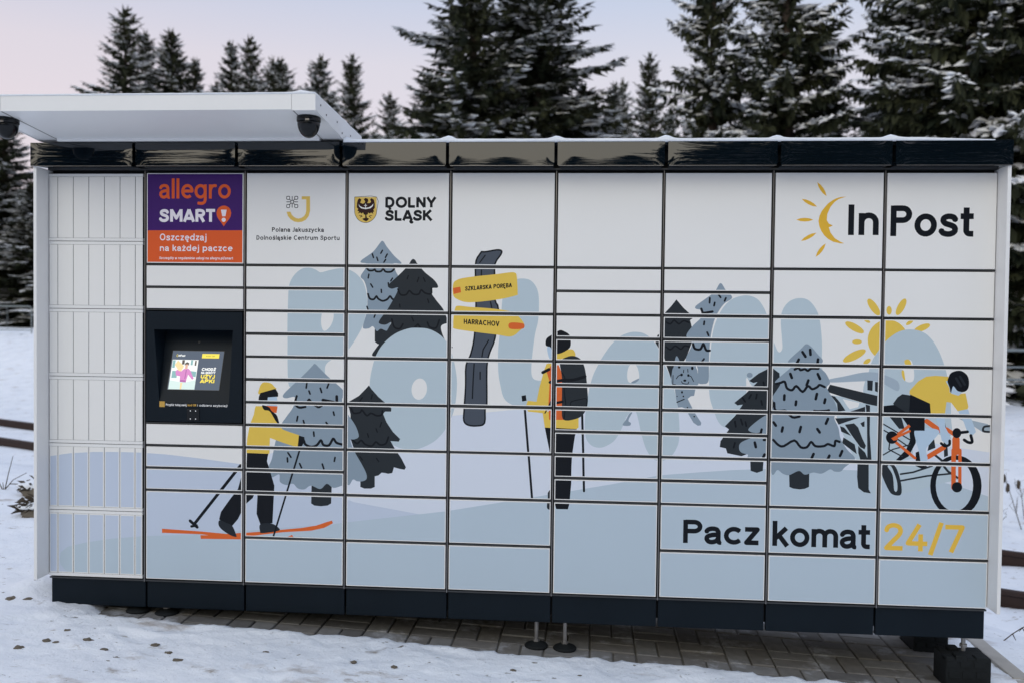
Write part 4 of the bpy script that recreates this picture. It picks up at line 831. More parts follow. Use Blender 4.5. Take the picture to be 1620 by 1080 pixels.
 ('p', 'K', 1, [(3967.2, 731.1), (3966.5, 724.6), (3964.1, 718.7), (3960.3, 714), (3955.5, 710.9), (3950, 709.7), (3944.5, 710.6), (3939.5, 713.5), (3935.4, 718.1), (3932.8, 723.9), (3931.8, 730.4), (3932.5, 736.9), (3934.9, 742.8), (3938.7, 747.5), (3943.6, 750.6), (3949, 751.8), (3954.5, 750.9), (3959.5, 748), (3963.6, 743.4), (3966.2, 737.6)]),
 ('s', 'K', 12.2, [(3949.5, 730.7), (3992.4, 736.9)]),
 ('s', 'K', 12.2, [(4006.1, 722.1), (4011.8, 695.3), (3996.6, 693), (3979.9, 703.1)]),
 ('s', 'K', 10.9, [(3887.7, 686.6), (3903.2, 675), (3920.8, 682), (3921.7, 698.5)]),
 ('s', 'D', 8.8, [(4083.3, 763.2), (4058.2, 758.7), (4056.1, 741), (4083.9, 738.3)]),
 ('p', 'G', 0, [(3361.9, 1764.3), (3366.9, 1746.2), (3375.6, 1730.7), (3386.7, 1716.8), (3401.5, 1705.5), (3396.5, 1723.6), (3387.8, 1739.1), (3376.7, 1753)]),
 ('p', 'G', 0, [(3299.8, 1694.6), (3313.3, 1681), (3328.6, 1671.4), (3345.3, 1664.6), (3363.9, 1661.8), (3350.5, 1675.4), (3335.1, 1685), (3318.5, 1691.8)]),
 ('p', 'G', 0, [(3279.1, 1607.7), (3296.8, 1601.6), (3314.5, 1600.2), (3332, 1601.8), (3349.4, 1607.9), (3331.8, 1613.9), (3314.2, 1615.4), (3296.6, 1613.8)]),
 ('p', 'G', 0, [(3300.2, 1518.9), (3318.8, 1522.2), (3335.2, 1529.5), (3350.2, 1539.5), (3363, 1553.5), (3344.4, 1550.2), (3328, 1542.9), (3313, 1532.9)]),
 ('p', 'G', 0, [(3361.9, 1452.6), (3376.9, 1463.3), (3388.2, 1476.8), (3397.1, 1492), (3402.3, 1509.9), (3387.4, 1499.2), (3376.1, 1485.8), (3367.1, 1470.5)]),
 ('p', 'G', 0, [(3482.2, 1704.2), (3450.3, 1693.4), (3435, 1682), (3418.7, 1661.8), (3405.7, 1631.3), (3404.3, 1606), (3412.7, 1592.1), (3429, 1583.9), (3413, 1575.6), (3420.9, 1554.1), (3438.1, 1531.4), (3460.1, 1517.6), (3477.6, 1510.1), (3463.1, 1509.6), (3432, 1516.4), (3411.3, 1527.7), (3394.9, 1542.8), (3382.1, 1561.8), (3374.2, 1580.8), (3370.1, 1602.9), (3374.6, 1625.1), (3382.9, 1644.1), (3395, 1660), (3408.3, 1675.8), (3425.4, 1688.5), (3440.7, 1696.8), (3459.1, 1702.5)]),
 ('p', 'J', 0, [(1163.3, 1702.5), (1200.6, 1702.6), (1201, 1639.6), (1195.4, 1617.2), (1182.6, 1600.3), (1165.4, 1591.9), (1148.2, 1589.8), (1130.9, 1592.3), (1113.6, 1602.9), (1102, 1616.9), (1096.1, 1635.1), (1113.4, 1635.2), (1119.2, 1622.6), (1129.4, 1612.8), (1139.5, 1607.2), (1149.5, 1605.8), (1162.4, 1608.7), (1173.9, 1615.7), (1181, 1627), (1183.8, 1639.6), (1183.5, 1689.1), (1163.4, 1689.1)]),
 ('s', 'K', 3.0, [(1096.9, 1701.6), (1109, 1701.6), (1109, 1689.8), (1096.9, 1689.8), (1096.9, 1701.6)]),
 ('s', 'K', 3.0, [(1097.1, 1665.7), (1109.2, 1665.7), (1109.2, 1653.9), (1097.2, 1653.9), (1097.1, 1665.7)]),
 ('s', 'K', 3.0, [(1132.8, 1701.6), (1144.9, 1701.7), (1145, 1689.9), (1132.9, 1689.9), (1132.8, 1701.6)]),
 ('s', 'K', 3.0, [(1133.1, 1665.8), (1145.1, 1665.8), (1145.2, 1654), (1133.1, 1654), (1133.1, 1665.8)]),
 ('s', 'K', 3.3, [(1120.8, 1701.6), (1120.9, 1685.7)]),
 ('s', 'K', 3.3, [(1120.9, 1670.8), (1121, 1654.5)]),
 ('s', 'K', 3.3, [(1096.4, 1678), (1113.1, 1678.1)]),
 ('s', 'K', 3.3, [(1128.7, 1678.1), (1145.4, 1678.1)]),
 ('s', 'K', 3.3, [(1109, 1689.8), (1115.4, 1683.7)]),
 ('s', 'K', 3.3, [(1126.4, 1672.5), (1132.8, 1666.1)]),
 ('s', 'K', 3.3, [(1132.6, 1689.9), (1126.3, 1683.7)]),
 ('s', 'K', 3.3, [(1115.5, 1672.5), (1109.2, 1666)]),
 ('s', 'K', 2.8, [(1127.5, 1678.1), (1126.7, 1674.9), (1124.2, 1672.5), (1120.9, 1671.6), (1117.6, 1672.5), (1115.2, 1674.9), (1114.3, 1678.1), (1115.2, 1681.3), (1117.6, 1683.7), (1120.9, 1684.5), (1124.2, 1683.7), (1126.6, 1681.3), (1127.5, 1678.1)]),
 ('p', 'J', 0, [(1399.2, 1699.5), (1496, 1699.6), (1496.5, 1637.7), (1492.8, 1619.9), (1482.6, 1604.7), (1467.2, 1593.3), (1449.2, 1588.9), (1431, 1592.4), (1415.4, 1601.9), (1405, 1617.1), (1399.7, 1634.9)]),
 ('s', 'K', 2.0, [(1399.2, 1699.5), (1496, 1699.6), (1496.5, 1637.7), (1492.8, 1619.9), (1482.6, 1604.7), (1467.2, 1593.3), (1449.2, 1588.9), (1431, 1592.4), (1415.4, 1601.9), (1405, 1617.1), (1399.7, 1634.9), (1399.2, 1699.5)]),
 ('p', 'E', 0, [(1447, 1695.8), (1457.4, 1692), (1460, 1683.1), (1454.9, 1674.3), (1464, 1673), (1471.7, 1678.1), (1469, 1684.4), (1467.7, 1690.7), (1474.1, 1694.5), (1484.5, 1688.2), (1488.5, 1670.5), (1488.6, 1652.8), (1482.3, 1645.2), (1486.2, 1637.6), (1479.8, 1633.8), (1482.4, 1626.2), (1472, 1632.5), (1466.9, 1627.5), (1459.1, 1632.5), (1457.9, 1624.9), (1451.5, 1622.3), (1454.2, 1609.7), (1463.2, 1607.2), (1459.4, 1599.6), (1450.4, 1594.5), (1438.7, 1599.5), (1433.5, 1605.8), (1446.4, 1609.7), (1446.3, 1622.3), (1439.8, 1624.8), (1437.2, 1632.4), (1429.5, 1627.3), (1424.3, 1632.4), (1414, 1627.3), (1419, 1637.4), (1411.3, 1640), (1415.1, 1647.6), (1408.6, 1655.2), (1409.7, 1672.9), (1413.5, 1688.1), (1419.9, 1694.5), (1429, 1689.4), (1426.5, 1680.5), (1423.9, 1675.5), (1435.6, 1670.4), (1443.3, 1674.2), (1445.8, 1680.6), (1439.3, 1689.4)]),
 ('p', 'W', 0, [(1416.2, 1670.9), (1421.4, 1661.5), (1433.1, 1655.2), (1447.3, 1652.7), (1462.8, 1655.3), (1474.4, 1662.2), (1482, 1672.3), (1480.1, 1660.4), (1469.3, 1651), (1447.4, 1646.9), (1428, 1650.9), (1419.4, 1659.7)]),
 ('s', 'W', 2.8, [(1447.5, 1669.2), (1447.6, 1651.5)]),
 ('s', 'W', 2.3, [(1441.8, 1662.8), (1453.2, 1662.9)]),
 ('s', 'E', 2.5, [(1420.5, 1619.7), (1433.4, 1615.9)]),
 ('s', 'E', 2.5, [(1424.4, 1612.1), (1432.1, 1615.9), (1428.2, 1621)]),
 ('s', 'E', 2.5, [(1476, 1619.9), (1463.1, 1616)]),
 ('s', 'E', 2.5, [(1472.2, 1608.5), (1464.4, 1616), (1468.3, 1621.1)]),
 ('p', 'PU', 0, [(446.4, 1829.2), (904.6, 1828.8), (905.8, 1553), (446.9, 1551)]),
 ('p', 'OR', 0, [(446.9, 1551), (905.8, 1553), (906.5, 1404.8), (447.2, 1401.4)]),
 ('p', 'OR', 0, [(813.7, 1569.8), (801.8, 1587.4), (789.8, 1601.8), (783, 1614.1), (780.4, 1628.4), (783.7, 1642.8), (792.2, 1653.5), (803.6, 1659.3), (813.3, 1661), (824.8, 1659.3), (836.2, 1653.2), (843.9, 1643), (847.4, 1628.6), (844.9, 1614.3), (837.7, 1601.1), (825.9, 1587.1)]),
 ('p', 'PW', 0, [(800.7, 1642.9), (826.6, 1642.9), (821.2, 1614.2), (806.8, 1614.1)]),
 ('p', 'PW', 1, [(822.9, 1598.6), (822.5, 1595.8), (821.2, 1593.3), (819.1, 1591.3), (816.5, 1590), (813.6, 1589.5), (810.7, 1590), (808.1, 1591.2), (806.1, 1593.2), (804.7, 1595.7), (804.3, 1598.5), (804.7, 1601.3), (806, 1603.8), (808.1, 1605.9), (810.7, 1607.1), (813.6, 1607.6), (816.4, 1607.2), (819, 1605.9), (821.1, 1603.9), (822.5, 1601.4)]),
]
LETTERING = [
 ('Pacz', 'K', 2831.8, 236.2, 3151.7, 238.8, 99.3, 20.1, 0.06),
 ('komat', 'K', 3206.3, 235.9, 3610.9, 236.0, 106.6, 20.1, 0.06),
 ('24/7', 'G2', 3664.6, 232.2, 3987.3, 232.3, 116.0, 19.3, 0.06),
 ('In', 'K', 3491.7, 1544.4, 3615.7, 1545.0, 127.1, 23.9, 0.14),
 ('Post', 'K', 3663.2, 1542.1, 3998.5, 1543.8, 126.6, 23.9, 0.08),
 ('allegro', 'OR', 520.2, 1691.7, 845.9, 1691.2, 88.5, 13.1, 0.07),
 ('SMART', 'PW', 520.5, 1589.2, 774.2, 1589.6, 54.9, 13.3, 0.08),
 ('Oszczędzaj', 'PW', 522.7, 1506.9, 736.3, 1507.3, 29.9, 4.8, 0.11),
 ('na każdej paczce', 'PW', 522.8, 1460.3, 853.1, 1461.3, 27.6, 4.8, 0.11),
 ('Szczegóły w regulaminie usługi na allegro.pl/smart', 'PW', 520.8, 1424.0, 856.7, 1424.7, 11.5, 2.0, 0.12),
 ('Polana Jakuszycka', 'K', 1031.0, 1547.8, 1263.2, 1547.8, 19.1, 3.7, 0.13),
 ('Dolnośląskie Centrum Sportu', 'K', 961.6, 1512.3, 1333.1, 1513.2, 19.1, 3.7, 0.13),
 ('DOLNY', 'K', 1534.9, 1655.0, 1756.0, 1655.6, 43.9, 11.7, 0.08),
 ('ŚLĄSK', 'K', 1534.3, 1598.5, 1739.2, 1599.2, 44.3, 11.7, 0.07),
 ('SZKLARSKA PORĘBA', 'K', 1887.1, 1298.0, 2088.5, 1315.2, 18.2, 4.1, 0.13),
 ('HARRACHOV', 'K', 1883.1, 1156.2, 2036.5, 1147.8, 21.6, 4.6, 0.14),
]
# ------------------------------------------------------------------ printed artwork on the locker front
def catmull(pts, n=5):
    P = [Vector(p) for p in pts]
    res = []
    k = len(P)
    for i in range(k):
        p0, p1, p2, p3 = P[i - 1], P[i], P[(i + 1) % k], P[(i + 2) % k]
        m = max(1, min(n, int((p2 - p1).length / 4)))
        for j in range(m):
            t = j / m
            res.append(0.5 * ((2 * p1) + (p2 - p0) * t + (2 * p0 - 5 * p1 + 4 * p2 - p3) * t * t + (3 * p1 - p0 - 3 * p2 + p3) * t ** 3))
    return [(p.x, p.y) for p in res]


SHAPES = []          # (layer, colour, polygon as numpy array in millimetres)
for layer, (kind_, key, val, pts) in enumerate(ART):
    if kind_ in 'p':
        SHAPES.append((layer, key, np.array(catmull(pts) if val else pts)))
    else:
        h_ = val / 2
        if kind_ == 's' and len(pts) > 3:
            pts = sp(pts, 3)
        for i, (a, b) in enumerate(zip(pts[:-1], pts[1:])):
            a, b = np.array(a), np.array(b)
            d = b - a
            l_ = np.hypot(*d)
            if l_ < 1e-6: continue
            nrm = np.array([-d[1], d[0]]) / l_ * h_
            SHAPES.append((layer, key, np.array([a + nrm, b + nrm, b - nrm, a - nrm])))
        for p in (pts if kind_ == 's' else pts[1:-1]):
            SHAPES.append((layer, key, np.array([(p[0] + h_ * math.cos(t), p[1] + h_ * math.sin(t)) for t in np.arange(8) * math.pi / 4])))


def stroke_polys(pts, width, closed_caps=False):
    res, h_ = [], width / 2
    for a, b in zip(pts[:-1], pts[1:]):
        a, b = np.array(a, float), np.array(b, float)
        d = b - a
        l_ = np.hypot(*d)
        if l_ < 1e-6: continue
        nrm = np.array([-d[1], d[0]]) / l_ * h_
        res.append(np.array([a + nrm, b + nrm, b - nrm, a - nrm]))
    for p in pts[1:-1]:
        res.append(np.array([(p[0] + h_ * math.cos(t), p[1] + h_ * math.sin(t)) for t in np.arange(8) * math.pi / 4 + .2]))
    if np.hypot(pts[0][0] - pts[-1][0], pts[0][1] - pts[-1][1]) < .01:
        p = pts[0]
        res.append(np.array([(p[0] + h_ * math.cos(t), p[1] + h_ * math.sin(t)) for t in np.arange(8) * math.pi / 4 + .2]))
    return res


def text_polys(body, x0, z0, x1, z1, cap, width, gap):
    sts, W_ = layout(body, gap)
    res = []
    for s in sts:
        res += stroke_polys([(x0 + px / W_ * (x1 - x0), z0 + (z1 - z0) * px / W_ + py * cap) for px, py in s], width)
    return res


for n_, (body, key, x0, z0, x1, z1, cap, wd_, gap) in enumerate(LETTERING):
    for p in text_polys(body, x0, z0, x1, z1, cap, wd_, gap):
        SHAPES.append((len(ART) + n_, key, p))
BB = [(s[2].min(0), s[2].max(0)) for s in SHAPES]


def inside_poly(px, py, poly):
    x0, y0 = poly[:, 0], poly[:, 1]
    x1, y1 = np.roll(x0, -1), np.roll(y0, -1)
    c = ((y0[None] > py[:, None]) != (y1[None] > py[:, None]))
    with np.errstate(divide='ignore', invalid='ignore'):
        xi = (x1 - x0)[None] * (py[:, None] - y0[None]) / (y1 - y0)[None] + x0[None]
    return (np.sum(c & (px[:, None] < xi), 1) % 2) == 1


def printed_panel(x0, x1, z0, z1, inset=2.6, depth=0.018, use_art=True):
    """A sheet-metal door: printed face with a bare white rim and folded edges. Millimetres in, metres out."""
    rect = [(x0, z0), (x1, z0), (x1, z1), (x0, z1)]
    a0, a1, b0, b1 = x0 + inset, x1 - inset, z0 + inset, z1 - inset
    verts = list(rect) + [(a0, b0), (a1, b0), (a1, b1), (a0, b1)]
    edges = [(0, 1), (1, 2), (2, 3), (3, 0), (4, 5), (5, 6), (6, 7), (7, 4)]
    act = []
    if use_art:
        for i, (lo, hi) in enumerate(BB):
            if hi[0] > a0 and lo[0] < a1 and hi[1] > b0 and lo[1] < b1:
                act.append(i)
    for i in act:
        p = SHAPES[i][2]
        s = len(verts)
        verts += [tuple(v) for v in p]
        edges += [(s + k, s + (k + 1) % len(p)) for k in range(len(p))]
    res = delaunay_2d_cdt([Vector(v) for v in verts], edges, [], 0, 1e-3)
    V = np.array([(v.x, v.y) for v in res[0]])
    T = np.array([f for f in res[2] if len(f) == 3])
    c = V[T].mean(1)
    keep = (c[:, 0] > x0) & (c[:, 0] < x1) & (c[:, 1] > z0) & (c[:, 1] < z1)
    T, c = T[keep], c[keep]
    mi = np.zeros(len(T), int)
    inn = (c[:, 0] > a0) & (c[:, 0] < a1) & (c[:, 1] > b0) & (c[:, 1] < b1)
    for i in act:
        lo, hi = BB[i]
        q = inn & (c[:, 0] > lo[0]) & (c[:, 0] < hi[0]) & (c[:, 1] > lo[1]) & (c[:, 1] < hi[1])
        if q.any():
            w_ = np.where(q)[0]
            hit = inside_poly(c[w_, 0], c[w_, 1], SHAPES[i][2])
            mi[w_[hit]] = PKEYS.index(SHAPES[i][1])
    used, inv = np.unique(T, return_inverse=True)
    T = inv.reshape(T.shape)
    V = V[used]
    co = [(v[0] / 1000, 0.0, v[1] / 1000 + ZB) for v in V]
    faces = []
    for t in T:
        a, b, d = V[t[0]], V[t[1]], V[t[2]]
        cr = (b[0] - a[0]) * (d[1] - a[1]) - (b[1] - a[1]) * (d[0] - a[0])
        faces.append(tuple(t) if cr > 0 else (t[0], t[2], t[1]))
    mats = list(mi)
    n = len(co)                                    # folded edges
    r = 0.0012
    X0, X1, Z0, Z1 = x0 / 1000, x1 / 1000, z0 / 1000 + ZB, z1 / 1000 + ZB
    ringf = [(X0, 0, Z0), (X1, 0, Z0), (X1, 0, Z1), (X0, 0, Z1)]
    ring1 = [(X0 - r, r, Z0 - r), (X1 + r, r, Z0 - r), (X1 + r, r, Z1 + r), (X0 - r, r, Z1 + r)]
    ring2 = [(x, depth, z) for x, _, z in ring1]
    co += ringf + ring1 + ring2
    for k in range(4):
        k2 = (k + 1) % 4
        faces.append((n + k2, n + k, n + 4 + k, n + 4 + k2))
        faces.append((n + 4 + k2, n + 4 + k, n + 8 + k, n + 8 + k2))
        mats += [0, 0]
    me_ = bpy.data.meshes.new('panel')
    me_.from_pydata(co, [], faces)
    usedm = sorted(set(mats))
    for u in usedm: me_.materials.append(PMATS[u])
    me_.polygons.foreach_set('material_index', [usedm.index(u) for u in mats])
    return me_


def lettering(body, mat, x0, z0, x1, cap, width, parent, yoff, gap=.10, name='lettering'):
    """Flat lettering in an x-z plane, built as one clean triangulation."""
    polys = text_polys(body, x0 * 1000, z0 * 1000, x1 * 1000, z0 * 1000, cap * 1000, width * 1000, gap)
    verts, edges = [], []
    for p in polys:
        s = len(verts)
        verts += [Vector(v) for v in p]
        edges += [(s + k, s + (k + 1) % len(p)) for k in range(len(p))]
    res = delaunay_2d_cdt(verts, edges, [], 0, 1e-4)
    V = np.array([(v.x, v.y) for v in res[0]])
    T = np.array([f for f in res[2] if len(f) == 3])
    c = V[T].mean(1)
    keep = np.zeros(len(T), bool)
    for p in polys: keep |= inside_poly(c[:, 0], c[:, 1], p)
    T = T[keep]
    faces = []
    for t in T:
        a, b, d = V[t[0]], V[t[1]], V[t[2]]
        cr = (b[0] - a[0]) * (d[1] - a[1]) - (b[1] - a[1]) * (d[0] - a[0])
        faces.append(tuple(int(v) for v in t) if cr > 0 else (int(t[0]), int(t[2]), int(t[1])))
    me_ = bpy.data.meshes.new(name)
    me_.from_pydata([(v[0] / 1000, yoff, v[1] / 1000) for v in V], [], faces)
    return mesh_obj(name, me_, mat, parent)


# ------------------------------------------------------------------ the parcel locker
locker = tag(empty('parcel_locker'), 'long white self-service parcel locker with printed winter sports doors and dark header', 'parcel locker')
TOP = ZB + H

# carcass, cheeks, back
bm = bmesh.new()
box(bm, 0.012, 0.4545, 0.030, 0.62, ZB - 0.005, TOP + 0.045)
box(bm, 0.9105, 4.085, 0.030, 0.62, ZB - 0.005, TOP + 0.045)
box(bm, 0.4550, 0.9100, 0.130, 0.62, ZB - 0.005, TOP + 0.045)
box(bm, 0.4550, 0.9100, 0.0305, 0.1295, ZB - 0.004, ZB + 6.98 * A)
box(bm, 0.4550, 0.9100, 0.0305, 0.1295, ZB + 12.02 * A, TOP + 0.044)
mesh_obj('cabinet', bm, M_gap, locker)
newbox('side_panel', (-0.006, 0.0085, -0.092, 0.625, ZB + 0.006, TOP + 0.016), M_white, locker, bevel=0.0015)
newbox('side_panel', (4.0885, 4.103, -0.092, 0.625, ZB + 0.006, TOP + 0.016), M_white, locker, bevel=0.0015)
newbox('back_panel', (0.010, 4.087, 0.622, 0.634, ZB, TOP + 0.05), M_white, locker)
newbox('roof_panel', (-0.008, 4.105, -0.085, 0.66, TOP + 0.102, TOP + 0.114), M_navy, locker, bevel=0.002)
newbox('header_back', (-0.004, 4.101, 0.002, 0.64, TOP + 0.0465, TOP + 0.1015), M_navy, locker)

# dividers between the columns and dark field edges
for i in range(1, 9):
    bm = bmesh.new()
    box(bm, i * W - 0.0021, i * W + 0.0021, -0.001, 0.0285, ZB - 0.013, TOP + 0.012, bevel=0.001)
    mesh_obj('divider', bm, M_alu, locker)
newbox('head_rail', (0.0095, 4.0875, -0.006, 0.0285, TOP + 0.0135, TOP + 0.020), M_edge, locker)

# doors: number of small units from top to bottom for each column
LAYOUT = {
    2: [('ad', 4), ('d', 1), ('d', 1), ('t', 5), ('d', 1), ('d', 1), ('d', 1), ('d', 4)],
    3: [('d', 4)] + [('d', 1)] * 10 + [('d', 2)] * 2,
    4: [('d', 4)] + [('d', 2)] * 7,
    5: [('d', 4)] + [('d', 2)] * 7,
    6: [('d', 4)] + [('d', 1)] * 10 + [('d', 4)],
    7: [('d', 4)] + [('d', 1)] * 10 + [('d', 2)] * 2,
    8: [('d', 4)] + [('d', 2)] * 7,
    9: [('d', 4)] + [('d', 2)] * 7,
}
GX_, GZ_ = 0.0090, 0.0070          # half gaps
doors = []
term_rect = None
for c, rows in LAYOUT.items():
    u = 0
    xa = (c - 1) * W + GX_
    xb = c * W - GX_ if c < 9 else 4.0845
    for kind_, n in rows:
        za, zb_ = H - (u + n) * A + GZ_ * (1.0 if u + n < 18 else 0.4), H - u * A - (GZ_ if u else 0.0005)
        if kind_ == 't':
            term_rect = (xa, xb, za, zb_)
        else:
            me = printed_panel(xa * 1000, xb * 1000, za * 1000, zb_ * 1000)
            o = bpy.data.objects.new('door', me)
            o.location = (rng.uniform(-.0006, .0006), rng.uniform(-.0010, .0006), rng.uniform(-.0006, .0006))
            link(o, locker)
            if kind_ == 'ad': o['label'] = 'purple and orange printed advertising door'
            doors.append((xa, xb, za, zb_, o))
        if u + n < 18:
            zc = ZB + H - (u + n) * A
            newbox('shelf_edge', (xa - 0.004, xb + 0.004, 0.002, 0.029, zc - 0.0022, zc + 0.0022), M_edge, locker)
        u += n

# slatted ventilation panels of the first column
SX = [0.0105, 0.051, 0.1235, 0.1955, 0.268, 0.340, 0.4105, 0.4455]
for k in range(6):
    zt, zbm = H - 3 * k * A, H - 3 * (k + 1) * A
    zt -= 0.0012 if k else 0.002
    zbm += 0.0012
    t0 = 0.0135 if k else 0.0125
    fr = newbox('vent_panel', (0.0120, 0.4440, 0.0024, 0.0235, ZB + zbm, ZB + zt), M_gap, locker)
    newbox('frame_bar', (0.0105, 0.4455, 0.0, 0.020, ZB + zt - t0, ZB + zt), M_white, fr, bevel=0.0008)
    newbox('frame_bar', (0.0105, 0.4455, 0.0, 0.020, ZB + zbm, ZB + zbm + t0), M_white, fr, bevel=0.0008)
    for a, b in zip(SX[:-1], SX[1:]):
        me = printed_panel(a * 1000 + 2.3, b * 1000 - 2.3, (zbm + t0) * 1000 + 2.0, (zt - t0) * 1000 - 2.0, inset=3.2, depth=0.0026)
        link(bpy.data.objects.new('slat', me), fr)

# header panels: glossy, slightly pillowed
for i in range(9):
    x0, x1 = i * W + 0.007, (i + 1) * W - 0.007
    if i == 0: x0 = -0.012
    if i == 8: x1 = 4.103
    z0, z1 = TOP + 0.0175, TOP + 0.117
    nu, nv = 24, 12
    co, fa = [], []
    for b in range(nv + 1):
        for a in range(nu + 1):
            u, v = a / nu * 2 - 1, b / nv * 2 - 1
            bul = 0.0012 * (1 - abs(u) ** 14) * (1 - v * v)
            co.append((x0 + (x1 - x0) * a / nu, -0.104 - bul, z0 + (z1 - z0) * b / nv))
    for b in range(nv):
        for a in range(nu):
            p = b * (nu + 1) + a
            fa.append((p, p + 1, p + nu + 2, p + nu + 1))
    n = len(co)
    co += [(x0, -0.104, z0), (x1, -0.104, z0), (x1, -0.104, z1), (x0, -0.104, z1)]
    sh = 0.010
    co += [(x0 + sh, 0.0005, z0 + 0.003), (x1 - sh, 0.0005, z0 + 0.003), (x1 - sh, 0.0005, z1 - 0.001), (x0 + sh, 0.0005, z1 - 0.001)]
    for k in range(4):
        k2 = (k + 1) % 4
        fa.append((n + k2, n + k, n + 4 + k, n + 4 + k2))
    fa.append((n + 7, n + 6, n + 5, n + 4))
    me = bpy.data.meshes.new('header_panel')
    me.from_pydata(co, [], fa)
    o = mesh_obj('header_panel', me, M_header, locker)
    sm = [True] * (nu * nv) + [False] * 5
    me.polygons.foreach_set('use_smooth', sm)
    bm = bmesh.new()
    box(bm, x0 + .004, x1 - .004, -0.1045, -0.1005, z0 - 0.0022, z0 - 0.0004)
    mesh_obj('lip_highlight', bm, M_alu, o)  # pale strip on the lip, standing in for the bevel's edge highlight

# plinth panels
for i in range(9):
    x0, x1 = i * W + 0.004, (i + 1) * W - 0.004
    if i == 0: x0 = 0.010
    if i == 8: x1 = 4.086
    bm = bmesh.new()
    box(bm, x0, x1, 0.020, 0.050, ZB - 0.134, ZB - 0.0125, bevel=0.004)
    mesh_obj('plinth_panel', bm, M_navy, locker)
newbox('plinth_frame', (0.016, 4.080, 0.050, 0.60, ZB - 0.105, ZB - 0.0055), M_gap, locker)
newbox('rear_light_block', (0.012, 4.084, 0.602, 0.618, ZB - 0.17, ZB - 0.0125), M_navy, locker)  # unseen skirt, added to stop light passing under the locker from behind
newbox('sill_rail', (0.0095, 4.0875, 0.004, 0.0295, ZB - 0.0115, ZB - 0.0052), M_edge, locker)

# levelling feet
for fx_ in (0.085, 0.395, 0.53, 2.21, 2.335, 4.02):
    for fy_ in (0.062, 0.54):
        gz = 0.105 - 0.0488 * fx_
        block = fx_ > 4
        base = (0.048 if fy_ < .3 else -0.006) if block else gz
        bm = bmesh.new()
        tube(bm, [(fx_, fy_, base + 0.004), (fx_, fy_, ZB - 0.09)], 0.009, 10)
        lathe(bm, [(0.016, base + 0.020), (0.016, base + 0.032)], fx_, fy_, 6)
        rod = mesh_obj('levelling_foot', bm, M_zinc, locker)
        if not block:
            bm = bmesh.new()
            lathe(bm, [(0.050, base - 0.004), (0.052, base + 0.004), (0.047, base + 0.010), (0.020, base + 0.021), (0.013, base + 0.024)], fx_, fy_, 24)
            mesh_obj('foot_pad', bm, M_rubber, rod)


def rubber_block(x0, x1, y0, y1, z0, z1, label):
    bm = bmesh.new()
    box(bm, x0, x1, y0, y1, z0, z1 - 0.014, bevel=0.006)
    for f0, f1, dz in ((0.0, .18, .007), (.21, .46, .0), (.66, .97, .009)):
        a, b = x0 + (x1 - x0) * f0, x0 + (x1 - x0) * f1
        box(bm, a, b, y0 - .004, y0 + .045, z1 - 0.030, z1 - dz, bevel=0.004)
        box(bm, a + .01, b + .006, y1 - .045, y1 + .003, z1 - 0.030, z1 - dz - .004, bevel=0.004)
    for k in range(3):
        zz = z0 + (z1 - z0) * (k + .25) / 3.4
        for j in range(3):
            a = x0 + (x1 - x0) * (j + .05 + .18 * (k % 2)) / 3.3
            box(bm, a, a + (x1 - x0) * .24, y0 - .003, y0 + .006, zz, zz + (z1 - z0) * .2, bevel=0.002)
    o = mesh_obj('rubber_block', bm, M_rubber)
    return tag(o, label, 'rubber block')


rubber_block(3.928, 4.112, 0.0, 0.145, -0.105, 0.052, 'tall black treaded rubber block under the front foot of the locker corner')
rubber_block(3.945, 4.100, 0.44, 0.64, -0.105, -0.003, 'low black rubber block under the rear foot of the locker corner')

# terminal with recessed sloping screen
xa, xb, za, zb_ = term_rect
op = [(0.500, 1.1145), (0.859, 1.1150), (0.8415, 0.7915), (0.5245, 0.7915)]
plate_b, plate_t, dep = 0.7913, 1.1141, 0.11
bm = bmesh.new()
fo = [bm.verts.new((x, -0.004, ZB + z)) for x, z in ((xa, zb_), (xb, zb_), (xb, za), (xa, za))]
fi = [bm.verts.new((x, -0.004, ZB + z)) for x, z in op]
bk = [bm.verts.new((x, 0.026, ZB + z)) for x, z in ((xa, zb_), (xb, zb_), (xb, za), (xa, za))]
for k in range(4):
    k2 = (k + 1) % 4
    bm.faces.new((fo[k], fi[k], fi[k2], fo[k2]))
    bm.faces.new((fo[k2], bk[k2], bk[k], fo[k]))
rt = [bm.verts.new((x, dep, ZB + plate_t + .0005)) for x in (0.504, 0.855)]
bm.faces.new((fi[0], rt[0], rt[1], fi[1]))
bm.faces.new((fi[3], rt[0], fi[0]))
bm.faces.new((fi[1], rt[1], fi[2]))
bmesh.ops.recalc_face_normals(bm, faces=bm.faces)
term = mesh_obj('terminal', bm, M_navy, locker)
# local frame of the sloping plate: x across, z up the slope
ang = math.atan2(dep + .004, plate_t - plate_b)
slope = math.hypot(dep + .004, plate_t - plate_b)


def plate_obj(name, bm_, mat):
    o = mesh_obj(name, bm_, mat, term)
    o.location = (0, -0.004, ZB + plate_b)
    o.rotation_euler = (-ang, 0, 0)
    return o


bm = bmesh.new()
pv = [bm.verts.new(p) for p in ((0.5245, 0, 0), (0.8415, 0, 0), (0.855, 0, slope), (0.504, 0, slope))]
bm.faces.new(pv)
plate_obj('screen_plate', bm, paint('screen_surround', (0.007, 0.012, 0.018), 0.4, .1, 6, spec=0.15))
bm = bmesh.new()
box(bm, 0.662, 0.671, -0.003, 0.001, 0.277, 0.287, bevel=0.001)
plate_obj('camera_eye', bm, M_edge)


def emit(name, rgb, s=1.0):
    m, t, b = mat_new(name)
    b.inputs['Base Color'].default_value = (0.01, 0.01, 0.01, 1)
    b.inputs['Emission Color'].default_value = (*rgb, 1)
    b.inputs['Emission Strength'].default_value = s
    b.inputs['Roughness'].default_value = 0.15
    return m


